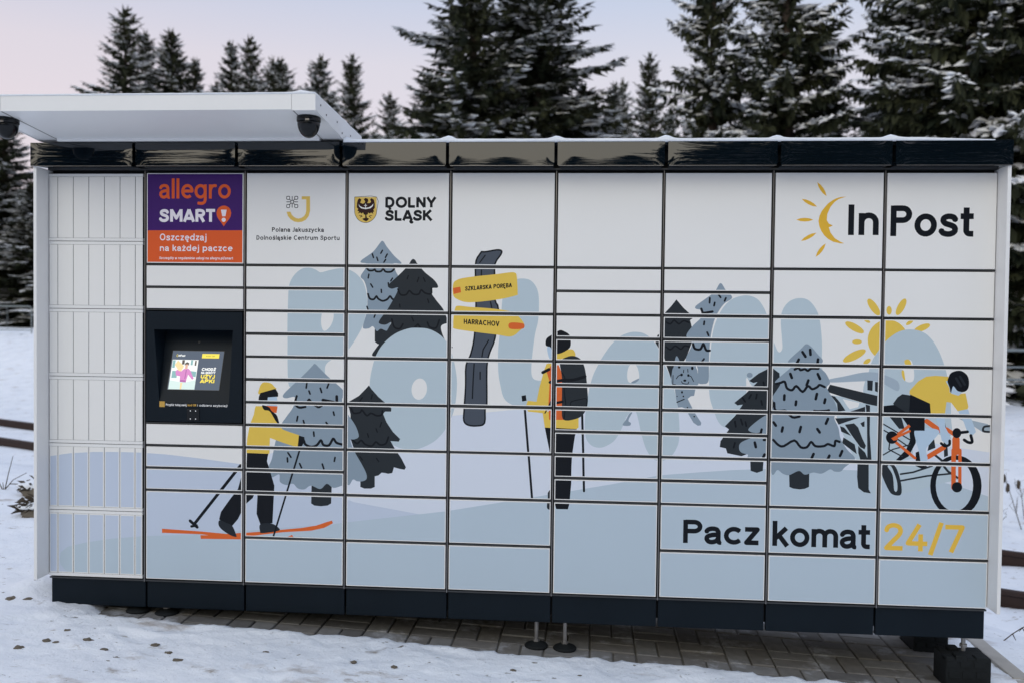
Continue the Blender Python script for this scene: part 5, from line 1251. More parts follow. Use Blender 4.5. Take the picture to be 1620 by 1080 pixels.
def flat(name, polys, mats, y):
    bm_ = bmesh.new()
    for i, (pts, mi) in enumerate(polys):
        f = bm_.faces.new([bm_.verts.new((p[0], y - i * 0.00012, p[1])) for p in pts])
        f.normal_update()
        if f.normal.y > 0: f.normal_flip()
        f.material_index = mi
    return plate_obj(name, bm_, mats)


E_navy = emit('screen_navy', (0.030, 0.060, 0.115))
E_white = emit('screen_white', (0.85, 0.88, 0.88))
E_yel = emit('screen_yellow', (0.90, 0.72, 0.06))
E_cream = emit('screen_parcel', (0.85, 0.66, 0.33))
E_pink = emit('screen_pink', (0.62, 0.20, 0.52))
E_dpink = emit('screen_dark_pink', (0.40, 0.10, 0.36))
E_hair = emit('screen_hair', (0.05, 0.035, 0.03))
E_skin = emit('screen_skin', (0.70, 0.40, 0.30))
E_teal = emit('screen_teal', (0.20, 0.42, 0.44))
E_pale = emit('screen_pale', (0.62, 0.78, 0.76))
bm = bmesh.new()
box(bm, 0.5505, 0.791, -0.0015, 0.001, 0.059, 0.242)
plate_obj('screen', bm, [paint('screen_bezel', (0.005, 0.006, 0.008), 0.1, .1, 3)])
sx0, sx1, sz0, sz1 = 0.5525, 0.789, 0.061, 0.240
q = lambda a, b, c, d: [(a, b), (c, b), (c, d), (a, d)]
px0, pw, pz0, ph = 0.5565, 0.120, 0.0625, 0.1365
U = lambda pts: [(px0 + pw * u, pz0 + ph * v) for u, v in pts]
pic = [(q(sx0, sz0, sx1, sz1), 0), (q(px0, pz0, px0 + pw, pz0 + ph), 1),
       (U([(0, 0), (1, 0), (1, .32), (.55, .22), (0, .30)]), 9), (U([(.05, .38), (.25, .38), (.25, .62), (.05, .62)]), 8), (U([(.72, .45), (.98, .42), (.98, .60), (.75, .62)]), 8),
       (U([(.02, .72), (.12, .72), (.12, .98), (.02, .98)]), 8), (U([(.38, .84), (.48, .84), (.48, .99), (.38, .99)]), 6), (U([(.72, .82), (.80, .82), (.80, .99), (.72, .99)]), 8), (U([(.88, .80), (.94, .80), (.94, .97), (.88, .97)]), 6),
       (U([(.40, 0), (.58, 0), (.60, .25), (.40, .25)]), 9), (U([(.44, .0), (.50, .0), (.51, .22), (.43, .22)]), 3),
       (U([(.40, .26), (.63, .24), (.68, .50), (.86, .33), (.92, .36), (.76, .62), (.66, .70), (.50, .69), (.40, .60), (.24, .66), (.18, .60), (.22, .46), (.38, .44)]), 4),
       (U([(.40, .25), (.63, .23), (.64, .30), (.40, .32)]), 5), (U([(.56, .35), (.60, .35), (.61, .66), (.57, .66)]), 5),
       (U([(.53, .68), (.62, .68), (.63, .86), (.53, .86)]), 7), (U([(.50, .80), (.51, .88), (.58, .92), (.66, .89), (.67, .78), (.63, .84), (.56, .84)]), 6),
       (U([(.12, .82), (.22, .97), (.48, .78), (.40, .60), (.30, .62)]), 3),
       (q(0.691, 0.207, 0.770, 0.2275), 2)]
flat('screen_picture', pic, [E_navy, E_white, E_yel, E_cream, E_pink, E_dpink, E_hair, E_skin, E_teal, E_pale], -0.0018)


def plate_text(body, mat, x0, z0, x1, cap, width, y=-0.0045):
    o = lettering(body, mat, x0, z0, x1, cap, width, term, y, .07, 'screen_lettering')
    o.location = (0, -0.004, ZB + plate_b)
    o.rotation_euler = (-ang, 0, 0)
    return o


plate_text('InPost', E_white, 0.582, 0.2135, 0.613, 0.0090, .0022)
plate_text('C', E_yel, 0.5735, 0.2115, 0.579, 0.0120, .0018)
plate_text('CHODŹ', E_white, 0.699, 0.1490, 0.763, 0.0125, .0040)
plate_text('NA SKRÓTY', E_white, 0.698, 0.1345, 0.763, 0.0100, .0026)
plate_text('UŻYJ', E_yel, 0.699, 0.1140, 0.763, 0.0165, .0050)
plate_text('APKI', E_yel, 0.699, 0.0930, 0.764, 0.0165, .0050)
plate_text('KOD QR', emit('screen_ink', (.25, .2, .03)), 0.710, 0.2135, 0.750, 0.0060, .0012)
# printed strip and code reader on the front
M_strip = paint('strip_white', (0.75, 0.75, 0.75), .4, .02)
M_stripy = paint('strip_amber', (0.55, 0.33, 0.06), .4, .02)
bm = bmesh.new()
box(bm, 0.526, 0.550, -0.0062, -0.0035, ZB + 0.7925 - .020, ZB + 0.7925 + 0.005)
mesh_obj('sticker', bm, M_stripy, term)
for (a, b, t_, m) in ((0.555, 0.650, 'Przyłóż tutaj swój', M_strip), (0.655, 0.694, 'kod QR', M_stripy), (0.699, 0.836, 'i odbierz szybciej!', M_strip)):
    lettering(t_, m, a, ZB + 0.7785, b, 0.0098, .0021, term, -0.0052)
bm = bmesh.new()
box(bm, 0.652, 0.709, -0.0075, -0.003, ZB + 0.7145, ZB + 0.7665, bevel=0.0015)
rd = mesh_obj('code_reader', bm, M_dome, term)
for dx in (0.6685, 0.6925):
    for dz in (0.7225, 0.758):
        bm = bmesh.new()
        box(bm, dx - .0018, dx + .0018, -0.0085, -0.0070, ZB + dz - .0018, ZB + dz + .0018)
        mesh_obj('reader_lamp', bm, emit('reader_light', (.85, .88, .95), 0.9), term)

# canopy over the terminal
cz = TOP
bm = bmesh.new()
X0, X1 = 0.018, 1.373
prof = [(-0.50, cz + 0.168), (-0.50, cz + 0.228), (0.22, cz + 0.198), (0.22, cz + 0.128), (-0.08, cz + 0.1285)]
lft = [bm.verts.new((X0 + .004, y, z)) for y, z in prof]
rgt = [bm.verts.new((X1 - .004, y, z)) for y, z in prof]
bm.faces.new(lft)
bm.faces.new(rgt[::-1])
for k in range(5):
    k2 = (k + 1) % 5
    bm.faces.new((lft[k2], lft[k], rgt[k], rgt[k2]))
bmesh.ops.recalc_face_normals(bm, faces=bm.faces)
canopy = mesh_obj('canopy', bm, M_white, locker)
bm = bmesh.new()
box(bm, X0 + 0.094, X1 - 0.094, -0.506, -0.500, cz + 0.166, cz + 0.2275, bevel=0.0015)
mesh_obj('fascia', bm, M_white, canopy)
for a, b in ((X0, X0 + 0.0925), (X1 - 0.0925, X1)):
    bm = bmesh.new()
    box(bm, a, b, -0.5075, -0.4995, cz + 0.1625, cz + 0.2285, bevel=0.0015)
    mesh_obj('corner_cap', bm, M_white, canopy)
for xs in (X0, X1 - 0.0035):
    bm = bmesh.new()
    pr_ = [(-0.499, cz + 0.1645), (-0.499, cz + 0.2295), (0.225, cz + 0.1995), (0.225, cz + 0.1265), (-0.085, cz + 0.1265)]
    a_ = [bm.verts.new((xs, y, z)) for y, z in pr_]
    b_ = [bm.verts.new((xs + 0.0035, y, z)) for y, z in pr_]
    bm.faces.new(a_)
    bm.faces.new(b_[::-1])
    for k in range(5):
        k2 = (k + 1) % 5
        bm.faces.new((a_[k2], a_[k], b_[k], b_[k2]))
    bmesh.ops.recalc_face_normals(bm, faces=bm.faces)
    mesh_obj('end_plate', bm, M_white, canopy)
for xs in (X0 + 0.0925, X1 - 0.0945):        # edge profiles along the soffit
    bm = bmesh.new()
    v8 = []
    for y, z in ((-0.499, cz + 0.1655), (-0.085, cz + 0.1275)):
        for dx in (0, 0.002):
            for dz in (0, 0.004):
                v8.append(bm.verts.new((xs + dx, y, z + dz)))
    bmesh.ops.convex_hull(bm, input=v8)
    mesh_obj('soffit_profile', bm, M_alu, canopy)
for (sy, sz) in ((-0.44, 0.196), (-0.36, 0.175), (-0.20, 0.180), (-0.12, 0.150), (0.02, 0.165), (0.12, 0.160)):
    bm = bmesh.new()
    tube(bm, [(X1 - 0.0005, sy, cz + sz), (X1 + 0.0022, sy, cz + sz)], 0.0042, 8)
    mesh_obj('screw', bm, M_alu, canopy)
newbox('rear_batten', (X0 + 0.096, X1 - 0.10, -0.115, -0.090, cz + 0.121, cz + 0.1325), M_white, canopy, bevel=0.002)
for xd in (0.068, 1.313):
    zc = cz + 0.158
    d = empty('dome_camera', (xd, -0.395, zc), canopy)
    bm = bmesh.new()
    lathe(bm, [(0.045, 0.004), (0.047, -0.002), (0.047, -0.016), (0.0455, -0.018)], 0, 0, 28)
    mesh_obj('collar', bm, M_dome, d, smooth=True)
    bm = bmesh.new()
    lathe(bm, [(0.0445 * math.cos(t), -0.018 - 0.062 * math.sin(t)) for t in np.linspace(0, 1.5, 12)], 0, 0, 28)
    mesh_obj('dome_cover', bm, M_dome, d, smooth=True)
    bm = bmesh.new()
    box(bm, 0.000, 0.016, -0.048, -0.0458, -0.020, -0.012)
    mesh_obj('maker_plate', bm, M_alu, d)


# snow lying on the roof and on the canopy
def snow_strip(name, x0, x1, y0, y1, zf, hf, nx, ny, label, mat=M_snow):
    co, fa = [], []
    xs_ = np.linspace(x0, x1, nx)
    ys_ = np.linspace(y0, y1, ny)
    for y in ys_:
        for x in xs_:
            co.append((x, y, zf(x, y) + hf(x, y)))
    m = len(co)
    for y in ys_:
        for x in xs_:
            co.append((x, y, zf(x, y) - 0.003))
    for b in range(ny - 1):
        for a in range(nx - 1):
            p = b * nx + a
            fa.append((p, p + 1, p + nx + 1, p + nx))
            fa.append((m + p, m + p + nx, m + p + nx + 1, m + p + 1))
    for a in range(nx - 1):
        fa.append((m + a, m + a + 1, a + 1, a))
        p = (ny - 1) * nx + a
        fa.append((p, p + 1, m + p + 1, m + p))
    for b in range(ny - 1):
        fa.append((b * nx, (b + 1) * nx, m + (b + 1) * nx, m + b * nx))
        p = b * nx + nx - 1
        fa.append((p, m + p, m + p + nx, p + nx))
    me_ = bpy.data.meshes.new(name)
    me_.from_pydata(co, [], fa)
    o = mesh_obj(name, me_, mat, smooth=True)
    return tag(o, label, 'snow', kind='stuff')


def roof_h(x, y):
    d = min(abs(x - k * W) for k in range(3, 10) if k < 9)
    e = min(1.0, (4.03 - x) / .28)
    f_ = min(1.0, (y + 0.112) / 0.02)
    return (0.006 + (0.010 + 0.015 * math.exp(-(d / .028) ** 2) + 0.003 * noise.noise((x * 9, y * 9, 0)) + 0.0015 * noise.noise((x * 40, y * 40, 0))) * max(0, min(1, f_)) ** .5) * max(0.05, e)


snow_strip('snow_on_roof', 1.376, 4.03, -0.110, 0.655, lambda x, y: TOP + 0.1175, roof_h, 170, 16, 'thin white snow lying along the dark locker roof')


def can_z(x, y): return cz + 0.2285 - (y + 0.50) * 0.0417


def can_h(x, y):
    f_ = max(0.0, min(1.0, (y + 0.512) / 0.03)) ** .5
    e = max(0.1, min(1.0, min(X1 - x + .002, x - X0 + .002) / .015)) ** .5
    return 0.0015 + (0.004 + 0.012 * math.exp(-((x - X1 + .06) / .035) ** 2) + 0.010 * math.exp(-((x - X0) / .05) ** 2) + 0.003 * noise.noise((x * 14, y * 14, 5)) + 0.002 * noise.noise((x * 60, y * 60, 5))) * f_ * e


snow_strip('snow_on_canopy', X0 + .002, X1 - .002, -0.509, 0.21, can_z, can_h, 150, 24, 'thin crust of snow on top of the white canopy')

# ------------------------------------------------------------------ railway track behind the locker
def rail(s0, label):
    prof = [(-.065, 0), (.065, 0), (.065, .012), (.012, .028), (.010, .105), (.034, .118), (.034, .150), (.028, .155), (-.028, .155), (-.034, .150), (-.034, .118), (-.010, .105), (-.012, .028), (-.065, .012)]
    bm = bmesh.new()
    rings = []
    for t in (-46, -30, -15, 0, 8, 16, 24):
        # along the track, origin where x = 0
        bx, by = s0 * NX, s0 * NY
        px_, py_ = bx + NY * t, by - NX * t
        rings.append([bm.verts.new((px_ + NX * a, py_ + NY * a, -0.915 + b)) for a, b in prof])
    n = len(prof)
    for u, v in zip(rings[:-1], rings[1:]):
        for k in range(n):
            bm.faces.new((u[k], u[(k + 1) % n], v[(k + 1) % n], v[k]))
    bm.faces.new(rings[0])
    bm.faces.new(rings[-1][::-1])
    bmesh.ops.recalc_face_normals(bm, faces=bm.faces)
    return tag(mesh_obj('rail', bm, M_rust), label, 'rail', 'rails of the snowy track')


rail(6.36, 'rusty brown railway rail lying nearer the locker')
rail(7.86, 'rusty brown railway rail lying farther from the locker')

# ------------------------------------------------------------------ barriers
M_tube = paint('galvanised_tube', (0.20, 0.23, 0.24), 0.45, 0.2, 10, metal=0.6)


def crowd_barrier(x0, y0, x1, y1, label):
    L = math.hypot(x1 - x0, y1 - y0)
    z = float(ground((x0 + x1) / 2, (y0 + y1) / 2))
    t = empty('crowd_barrier', (x0, y0, z - 0.01))
    t.rotation_euler = (0, 0, math.atan2(y1 - y0, x1 - x0))
    tag(t, label, 'barrier', 'barriers along the road')
    bm = bmesh.new()
    r = .10
    pts = [(.02, 0, .02)] + [(.02, 0, z_) for z_ in (.5, 1.0)] + [(.02 + r * (1 - math.cos(a)), 0, 1.0 + r * math.sin(a)) for a in (.5, 1.0, 1.57)]
    pts += [(L - .02 - r * (1 - math.cos(a)), 0, 1.0 + r * math.sin(a)) for a in (1.57, 1.0, .5)] + [(L - .02, 0, z_) for z_ in (1.0, .5, .02)]
    tube(bm, pts, .021, 8)
    tube(bm, [(.02, 0, .22), (L - .02, 0, .22)], .016, 6)
    mesh_obj('frame', bm, M_tube, t)
    bar = None
    for k in range(1, int(L / .55)):
        if bar is None:
            bm = bmesh.new()
            tube(bm, [(0, 0, .22), (0, 0, 1.10)], .008, 5)
            bar = mesh_obj('bar', bm, M_tube, t, (k * .55, 0, 0))
        else:
            b2 = bar.copy()
            b2.location = (k * .55, 0, 0)
            link(b2, t)
    for xf in (.35, L - .35):
        bm = bmesh.new()
        tube(bm, [(xf, -.28, .01), (xf, -.1, .06), (xf, .1, .06), (xf, .28, .01)], .015, 6)
        mesh_obj('foot', bm, M_tube, t)


crowd_barrier(-22.3, 29.00, -18.10, 29.36, 'steel crowd barrier beside the road, standing clear of the locker side')
crowd_barrier(-17.98, 29.37, -14.0, 29.70, 'steel crowd barrier partly hidden behind the white locker side')


def rail_fence(p0, p1, label):
    L = math.hypot(p1[0] - p0[0], p1[1] - p0[1])
    a = math.atan2(p1[1] - p0[1], p1[0] - p0[0])
    t = empty('rail_fence', (p0[0], p0[1], 0))
    t.rotation_euler = (0, 0, a)
    tag(t, label, 'fence')
    n = int(L / 1.6)
    for k in range(n + 1):
        u = L * k / n
        wx, wy = p0[0] + math.cos(a) * u, p0[1] + math.sin(a) * u
        g = float(ground(wx, wy))
        bm = bmesh.new()
        tube(bm, [(u, 0, g - .05), (u, 0, 0.98)], .022, 6)
        mesh_obj('post', bm, M_tube, t)
    for zz, r in ((0.93, .030), (0.62, .020), (0.39, .020), (0.32, .014)):
        bm = bmesh.new()
        tube(bm, [(-.2, 0, zz), (L + .2, 0, zz)], r, 8)
        mesh_obj('rail_bar', bm, M_tube, t)


rail_fence((8.0, 13.93), (17.5, 14.7), 'low grey steel rail fence in front of the dark spruces')


# ------------------------------------------------------------------ spruces
def spruce_meshes(seed, h, rad, snow_amount, droop, thin=1.0, fork=False):
    """Trunk, needle crown and snow of one spruce, built around the origin."""
    g = np.random.RandomState(seed)
    bm = bmesh.new()
    zs = np.linspace(0, h, 9)
    wob = np.cumsum(g.normal(0, .03, (9, 2)), 0)
    tube(bm, [(wob[i][0] * (i > 0), wob[i][1] * (i > 0), z) for i, z in enumerate(zs)], 0.018 * h, 7, r1=0.02)
    nv, sv = [], []                        # quads of needles, quads of snow
    z = h * 0.05
    axis_at = lambda zz: np.array([np.interp(zz, zs, wob[:, 0]), np.interp(zz, zs, wob[:, 1])])

    def spray(p, d, l, w, dst, up):
        d = d / np.linalg.norm(d)
        s = np.cross(d, up)
        s = s / (np.linalg.norm(s) + 1e-9)
        m = p + d * l * .45
        dst.append((p, m + s * w * .5, p + d * l, m - s * w * .5))

    while z < h * .985:
        t = z / h
        lobes = g.uniform(.62, 1.18)
        L0 = rad * (1 - t) ** .82 * lobes + .05
        nb = max(5, int(round((8.5 - 2.5 * t) * thin)))
        az0 = g.uniform(0, 6.28)
        for b in range(nb):
            if g.rand() < .07: continue
            az = az0 + 6.283 * b / nb + g.normal(0, .18)
            L = L0 * g.uniform(.52, 1.25)
            rise = (.55 * t + .02 - droop * (1 - t)) + g.normal(0, .07)
            dh = np.array([math.cos(az), math.sin(az), 0])
            sd = np.array([-math.sin(az), math.cos(az), 0])
            zz = z + g.uniform(-.12, .12)
            o = np.array([*axis_at(zz), zz])
            pos = lambda s: o + dh * (L * s) + np.array([0, 0, L * (rise * s - .34 * s * s * (1 - t * .5) + .20 * s ** 3)])
            laden = g.rand() < snow_amount * 5.6 * (.55 + .45 * math.sin(az * 2 + zz * 1.3 + seed))
            n = int(10 + L * 14)
            for k in range(n):
                s = .10 + .90 * (k + g.rand()) / n
                p = pos(s)
                side = 1 if k % 2 else -1
                l = (.16 + .34 * (1 - s) * min(1, L / 2)) * g.uniform(.7, 1.25) * (.75 + .12 * L)
                dd = dh * g.uniform(.45, .9) + sd * side * g.uniform(.35, 1.0) + np.array([0, 0, g.uniform(-.55, .05)])
                spray(p, dd, l * 1.3, l * .50, nv, np.array([g.normal(0, .5), g.normal(0, .5), 1.0]))
                if g.rand() < .8:       # hanging twig
                    spray(p, np.array([g.normal(0, .25), g.normal(0, .25), -1.0]) + dh * .25, l * 1.15, l * .46, nv, np.array([math.cos(az + g.normal()), math.sin(az + g.normal()), 0]))
                if laden and g.rand() < .62:
                    q_ = p + np.array([0, 0, .06])
                    ds = dh * g.uniform(.5, 1) + sd * side * g.uniform(.1, .8) + np.array([0, 0, g.uniform(-.30, .05)])
                    ds = ds / np.linalg.norm(ds)
                    ls, ws = l * g.uniform(1.0, 2.0), l * g.uniform(.20, .42)
                    ss = np.cross(ds, np.array([g.normal(0, .2), g.normal(0, .2), 1.0]))
                    mid = q_ + ds * ls * .45
                    low = np.array([0, 0, -ws * g.uniform(.25, .6)])
                    top_ = mid + np.array([0, 0, ws * .35])
                    tip = q_ + ds * ls + low * .3
                    for a_, b_ in ((q_ + low * .3, mid + ss * ws + low), (mid + ss * ws + low, tip), (tip, mid - ss * ws + low), (mid - ss * ws + low, q_ + low * .3)):
                        sv.append((a_, b_, top_))
            spray(pos(.9), pos(1.0) - pos(.8), .30, .12, nv, np.array([0, 0, 1.0]))
        z += g.uniform(.20, .34) * (1.0 if t < .8 else .75)
    top = np.array([*axis_at(h), h])
    for k in range(4):
        spray(top - np.array([0, 0, .5]), np.array([math.cos(k * 1.57) * .12, math.sin(k * 1.57) * .12, 1]), .75, .10, nv, np.array([math.cos(k * 1.57 + 1.57), math.sin(k * 1.57 + 1.57), 0]))

    def build(name, Q, mat):
        V = np.array(Q).reshape(-1, 3)
        k = len(Q[0])
        F = np.arange(len(V)).reshape(-1, k)
        me_ = bpy.data.meshes.new(name)
        me_.vertices.add(len(V))
        me_.vertices.foreach_set('co', V.ravel())
        me_.loops.add(len(V))
        me_.loops.foreach_set('vertex_index', F.ravel())
        me_.polygons.add(len(F))
        me_.polygons.foreach_set('loop_start', np.arange(0, len(V), k))
        me_.update(calc_edges=True)
        me_.validate()
        me_.materials.append(mat)
        return me_
    mt = bpy.data.meshes.new('trunk')
    bm.to_mesh(mt)
    bm.free()
    mt.materials.append(M_bark)
    return mt, build('crown', nv, M_needle), build('snow_load', sv, M_treesnow)


PROTO_H, PROTO_R = 14.0, 3.0
PROTOS = [spruce_meshes(11, PROTO_H, PROTO_R, .22, .20), spruce_meshes(23, PROTO_H, PROTO_R, .16, .12, .9),
          spruce_meshes(37, PROTO_H, PROTO_R, .15, .26, 1.05), spruce_meshes(53, PROTO_H, PROTO_R, .24, .16, .85)]


def spruce(x, y, h, r, proto, label, group):
    t = empty('spruce_tree', (x, y, float(ground(x, y)) - 0.1))
    sxy = r / PROTO_R
    t.scale = (sxy, sxy, (h + .1) / PROTO_H)
    t.scale = (sxy * rng.uniform(.9, 1.1), sxy * rng.uniform(.9, 1.1), (h + .1) / PROTO_H)
    t.rotation_euler = (rng.uniform(-.03, .03), rng.uniform(-.03, .03), rng.uniform(0, 6.28))
    tag(t, label, 'tree', group)
    for nm, me_ in zip(('trunk', 'crown', 'snow_load'), PROTOS[proto]):
        o = link(bpy.data.objects.new(nm, me_), t)
        if nm == 'snow_load': o['kind'] = 'stuff'
    return t


TREES = [   # x, y, height, crown radius, mesh, label, group
    (-24.59, 38.12, 9.68, 4.6, 0, 'snow-laden spruce beyond the road, rising beside the end of the white canopy', 'spruces beside the locker side'),
    (-31.1, 43.69, 13.01, 4.4, 3, 'tall spruce standing well behind the crowd barrier', 'spruces beside the locker side'),
    (-27.2, 41.0, 9.0, 4.6, 0, 'spruce half hidden by the white locker side', 'spruces beside the locker side'),
    (-22.6, 36.6, 6.4, 3.8, 3, 'low snowy spruce hidden mostly by the slatted locker column', 'spruces beside the locker side'),
    (-24.82, 49.37, 18.05, 5.2, 1, 'tallest spruce behind the canopy, with a long bare spire', 'spruces behind the canopy'),
    (-24.67, 52.38, 17.67, 4.4, 3, 'thin spruce close beside the tallest spire behind the canopy', 'spruces behind the canopy'),
    (-22.55, 50.53, 17.18, 5.0, 2, 'full dark spruce behind the canopy above the purple advert', 'spruces behind the canopy'),
    (-23.39, 56.49, 17.09, 4.0, 1, 'short spruce top behind the canopy, last of the cluster with the tallest spire', 'spruces behind the canopy'),
    (-20.37, 54.74, 17.46, 4.5, 3, 'bushy spruce behind the canopy, first of the second cluster', 'spruces behind the canopy'),
    (-18.42, 52.88, 17.23, 4.4, 1, 'pointed spruce in the middle of the second cluster behind the canopy', 'spruces behind the canopy'),
    (-19.11, 57.85, 17.37, 4.2, 0, 'lower spruce tucked between two pointed ones behind the canopy', 'spruces behind the canopy'),
    (-15.03, 50.1, 15.19, 4.4, 2, 'ragged spruce behind the canopy above the gold J logo', 'spruces behind the canopy'),
    (-14.38, 52.18, 16.0, 4.8, 3, 'leaning ragged spruce behind the canopy corner above the dome camera', 'spruces behind the canopy'),
    (-15.59, 61.11, 15.61, 4.0, 0, 'far spruce seen past the sloping canopy end', 'spruces behind the canopy'),
    (-24.64, 62.4, 16.92, 4.2, 2, 'far spruce in the gap between the two canopy clusters', 'spruces behind the canopy'),
    (-27.3, 56.5, 15.43, 4.0, 0, 'low spruce at the outer edge of the cluster with the tallest spire', 'spruces behind the canopy'),
    (-9.95, 45.46, 14.21, 4.0, 1, 'slim pointed spruce standing alone past the canopy end above the crest', 'slim spruces past the canopy'),
    (-10.64, 55.46, 14.46, 3.8, 3, 'small hazy spruce beside the broad dark spruces, above the DOLNY lettering', 'slim spruces past the canopy'),
    (-1.5, 26.03, 13.2, 5.2, 2, 'broad dark spruce behind the roof above the yellow signpost', 'broad spruces behind the roof'),
    (0.78, 27.22, 13.4, 5.4, 0, 'broad dark spruce behind the roof between the signpost and the hiker', 'broad spruces behind the roof'),
    (-0.55, 29.2, 12.3, 5.4, 1, 'dark spruce filling the gap between the two broad crowns', 'broad spruces behind the roof'),
    (-3.05, 28.85, 9.4, 4.2, 3, 'lower snowy spruce leaning into the broad pair on the canopy side', 'broad spruces behind the roof'),
    (2.22, 29.27, 9.4, 4.0, 2, 'lower spruce beside the broad pair, above the hiker', 'broad spruces behind the roof'),
    (3.31, 52.59, 14.89, 3.6, 1, 'far spruce just clear of the broad pair', 'small far spruces'),
    (4.69, 56.74, 15.88, 3.4, 3, 'smallest far spruce with a hair-thin spire', 'small far spruces'),
    (5.3, 41.68, 13.77, 3.6, 1, 'snowy young spruce with a thin spire, alone against the sky', 'small far spruces'),
    (6.97, 48.81, 12.71, 3.4, 0, 'low far spruce at the foot of the tall spruces', 'small far spruces'),
    (5.98, 23.66, 14.6, 2.7, 3, 'open snow-laden spruce with a visible trunk, first of the tall row', 'tall spruces behind the logo end'),
    (8.2, 29.86, 9.9, 3.6, 3, 'spruce set back behind the open snow-laden one', 'tall spruces behind the logo end'),
    (7.8, 21.81, 15.5, 3.1, 0, 'tall drooping spruce behind the roof above the sun logo rays', 'tall spruces behind the logo end'),
    (9.4, 24.97, 8.8, 3.2, 2, 'dark spruce behind the roof above the letters In', 'tall spruces behind the logo end'),
    (12.1, 27.15, 9.5, 3.6, 3, 'spruce set back behind the roof above the letter P', 'tall spruces behind the logo end'),
    (10.15, 19.02, 15.6, 3.0, 2, 'very tall dark spruce behind the roof above the letters os', 'tall spruces behind the logo end'),
    (11.0, 18.08, 15.6, 3.0, 0, 'very tall spruce behind the corner of the locker roof', 'tall spruces behind the logo end'),
    (13.25, 21.29, 15.75, 3.5, 3, 'snow-laden spruce beyond the locker end above the rail fence', 'tall spruces behind the logo end'),
    (13.9, 27.4, 16.6, 5.2, 3, 'large spruce deep behind the rail fence', 'tall spruces behind the logo end'),
    (12.25, 17.13, 14.5, 3.0, 2, 'spruce right behind the rail fence, outermost of the tall row', 'tall spruces behind the logo end'),
    (14.61, 25.44, 16.56, 5.2, 1, 'large spruce farthest along the rail fence', 'tall spruces behind the logo end'),
    (12.91, 33.29, 8.6, 4.2, 0, 'far spruce closing the gap above the letter P', 'tall spruces behind the logo end'),
]
MIRRORED = [(-19, -24, 13, 5.0, 0), (-14.5, -27, 13, 5.0, 2), (-11, -33, 12, 4.6, 0), (-7.5, -37, 8.2, 4.0, 1), (-4.5, -39, 7.8, 4.0, 2), (-1.5, -40, 7.4, 4.0, 3), (1.5, -40, 7.6, 4.0, 0), (4.5, -39, 8.0, 4.0, 2), (7.5, -30, 14, 5.4, 1), (10, -27, 15, 5.6, 0), (13, -25, 15, 5.6, 2), (16.5, -23, 15, 5.6, 0), (20, -20, 15, 5.6, 2), (11.5, -33, 16, 6, 1)]
TREES += [(*t, 'spruce across the yard, mirrored in the glossy locker header', 'spruces mirrored in the header') for t in MIRRORED]
for (x, y, h, r, p, lab, grp) in TREES:
    spruce(x, y, h, r, p, lab, grp)


# ------------------------------------------------------------------ dry plants, tussocks, clods
def stalk(x, y, h, lean, label, heads=2, curve=.1, seed=1):
    g = random.Random(seed)
    z = float(ground(x, y)) - 0.01
    t = empty('dry_stalk', (x, y, z))
    tag(t, label, 'dry plant')
    bm = bmesh.new()
    pts = [(lean * s + curve * s * s, 0.02 * math.sin(s * 5), h * s) for s in (0, .2, .4, .6, .8, 1)]
    tube(bm, pts, .006, 5, r1=.003)
    for k in range(4):
        s = g.uniform(.3, .85)
        b = Vector((lean * s + curve * s * s, 0, h * s))
        tube(bm, [b, b + Vector((g.uniform(-.08, .08), g.uniform(-.05, .05), .10)), b + Vector((g.uniform(-.14, .14), g.uniform(-.06, .06), .16))], .003, 4, r1=.0015)
    mesh_obj('stem', bm, M_straw, t)
    for k in range(heads):
        s = 1 - k * .17
        bm = bmesh.new()
        bmesh.ops.create_icosphere(bm, subdivisions=2, radius=1)
        for v in bm.verts:
            v.co = Vector((v.co.x * .022, v.co.y * .022, v.co.z * .055)) * (1 + .35 * noise.noise(v.co * 3 + Vector((k, seed, 0))))
            v.co += Vector((lean * s + curve * s * s, 0, h * s))
        mesh_obj('seed_head', bm, M_straw, t)
    return t


stalk(7.38, 7.15, 0.62, -.16, 'upright dry stalk with dark seed heads in the snow beyond the locker end', 2, -.06, 3)
stalk(7.60, 7.60, 0.42, -.03, 'thin dry stalk with a small curled tip beside the rusty rails', 1, -.05, 5)
stalk(7.00, 6.80, 0.26, -.10, 'short drooping dry stalk close behind the white locker edge', 1, .02, 8)


def twig_plant(x, y, spec, label, r=.004):
    z = float(ground(x, y)) - 0.01
    bm = bmesh.new()
    for pts in spec: tube(bm, pts, r, 5, r1=r * .5)
    return tag(mesh_obj('dry_twig', bm, M_straw, None, (x, y, z)), label, 'dry plant')


twig_plant(-1.82, 2.50, [[(0, 0, 0), (-.05, 0, .10), (-.10, 0, .18)], [(0, 0, 0), (.02, .02, .14), (.05, .03, .27)], [(0, 0, .02), (.07, 0, .10), (.16, .02, .15)], [(.04, 0, .07), (.12, 0, .07), (.20, 0, .03)], [(0, 0, 0), (-.01, 0, .08)]],
           'small bare dry twig sticking out of the snow by the locker side')
ar = [(-.14 + .05 * k, .01 * k, .02 + .105 * math.sin(math.pi * (k + .4) / 8.5)) for k in range(9)]
sp = [ar] + [[ar[k], (ar[k][0] + .012, ar[k][1] - .01, ar[k][2] - .028)] for k in range(1, 8)] + [[ar[k], (ar[k][0] - .015, ar[k][1], ar[k][2] - .020)] for k in range(2, 8, 2)]
twig_plant(4.60, 0.72, sp, 'arching dry bramble stem lying over the snow beside the locker corner', .0028)
twig_plant(4.36, 0.86, [[(0, 0, 0), (-.005, 0, .05), (.0, 0, .12)], [(.01, 0, .0), (.012, 0, .06)], [(.05, .01, 0), (.052, .01, .055)]], 'three short dry grass stems beside the plinth corner', .0028)


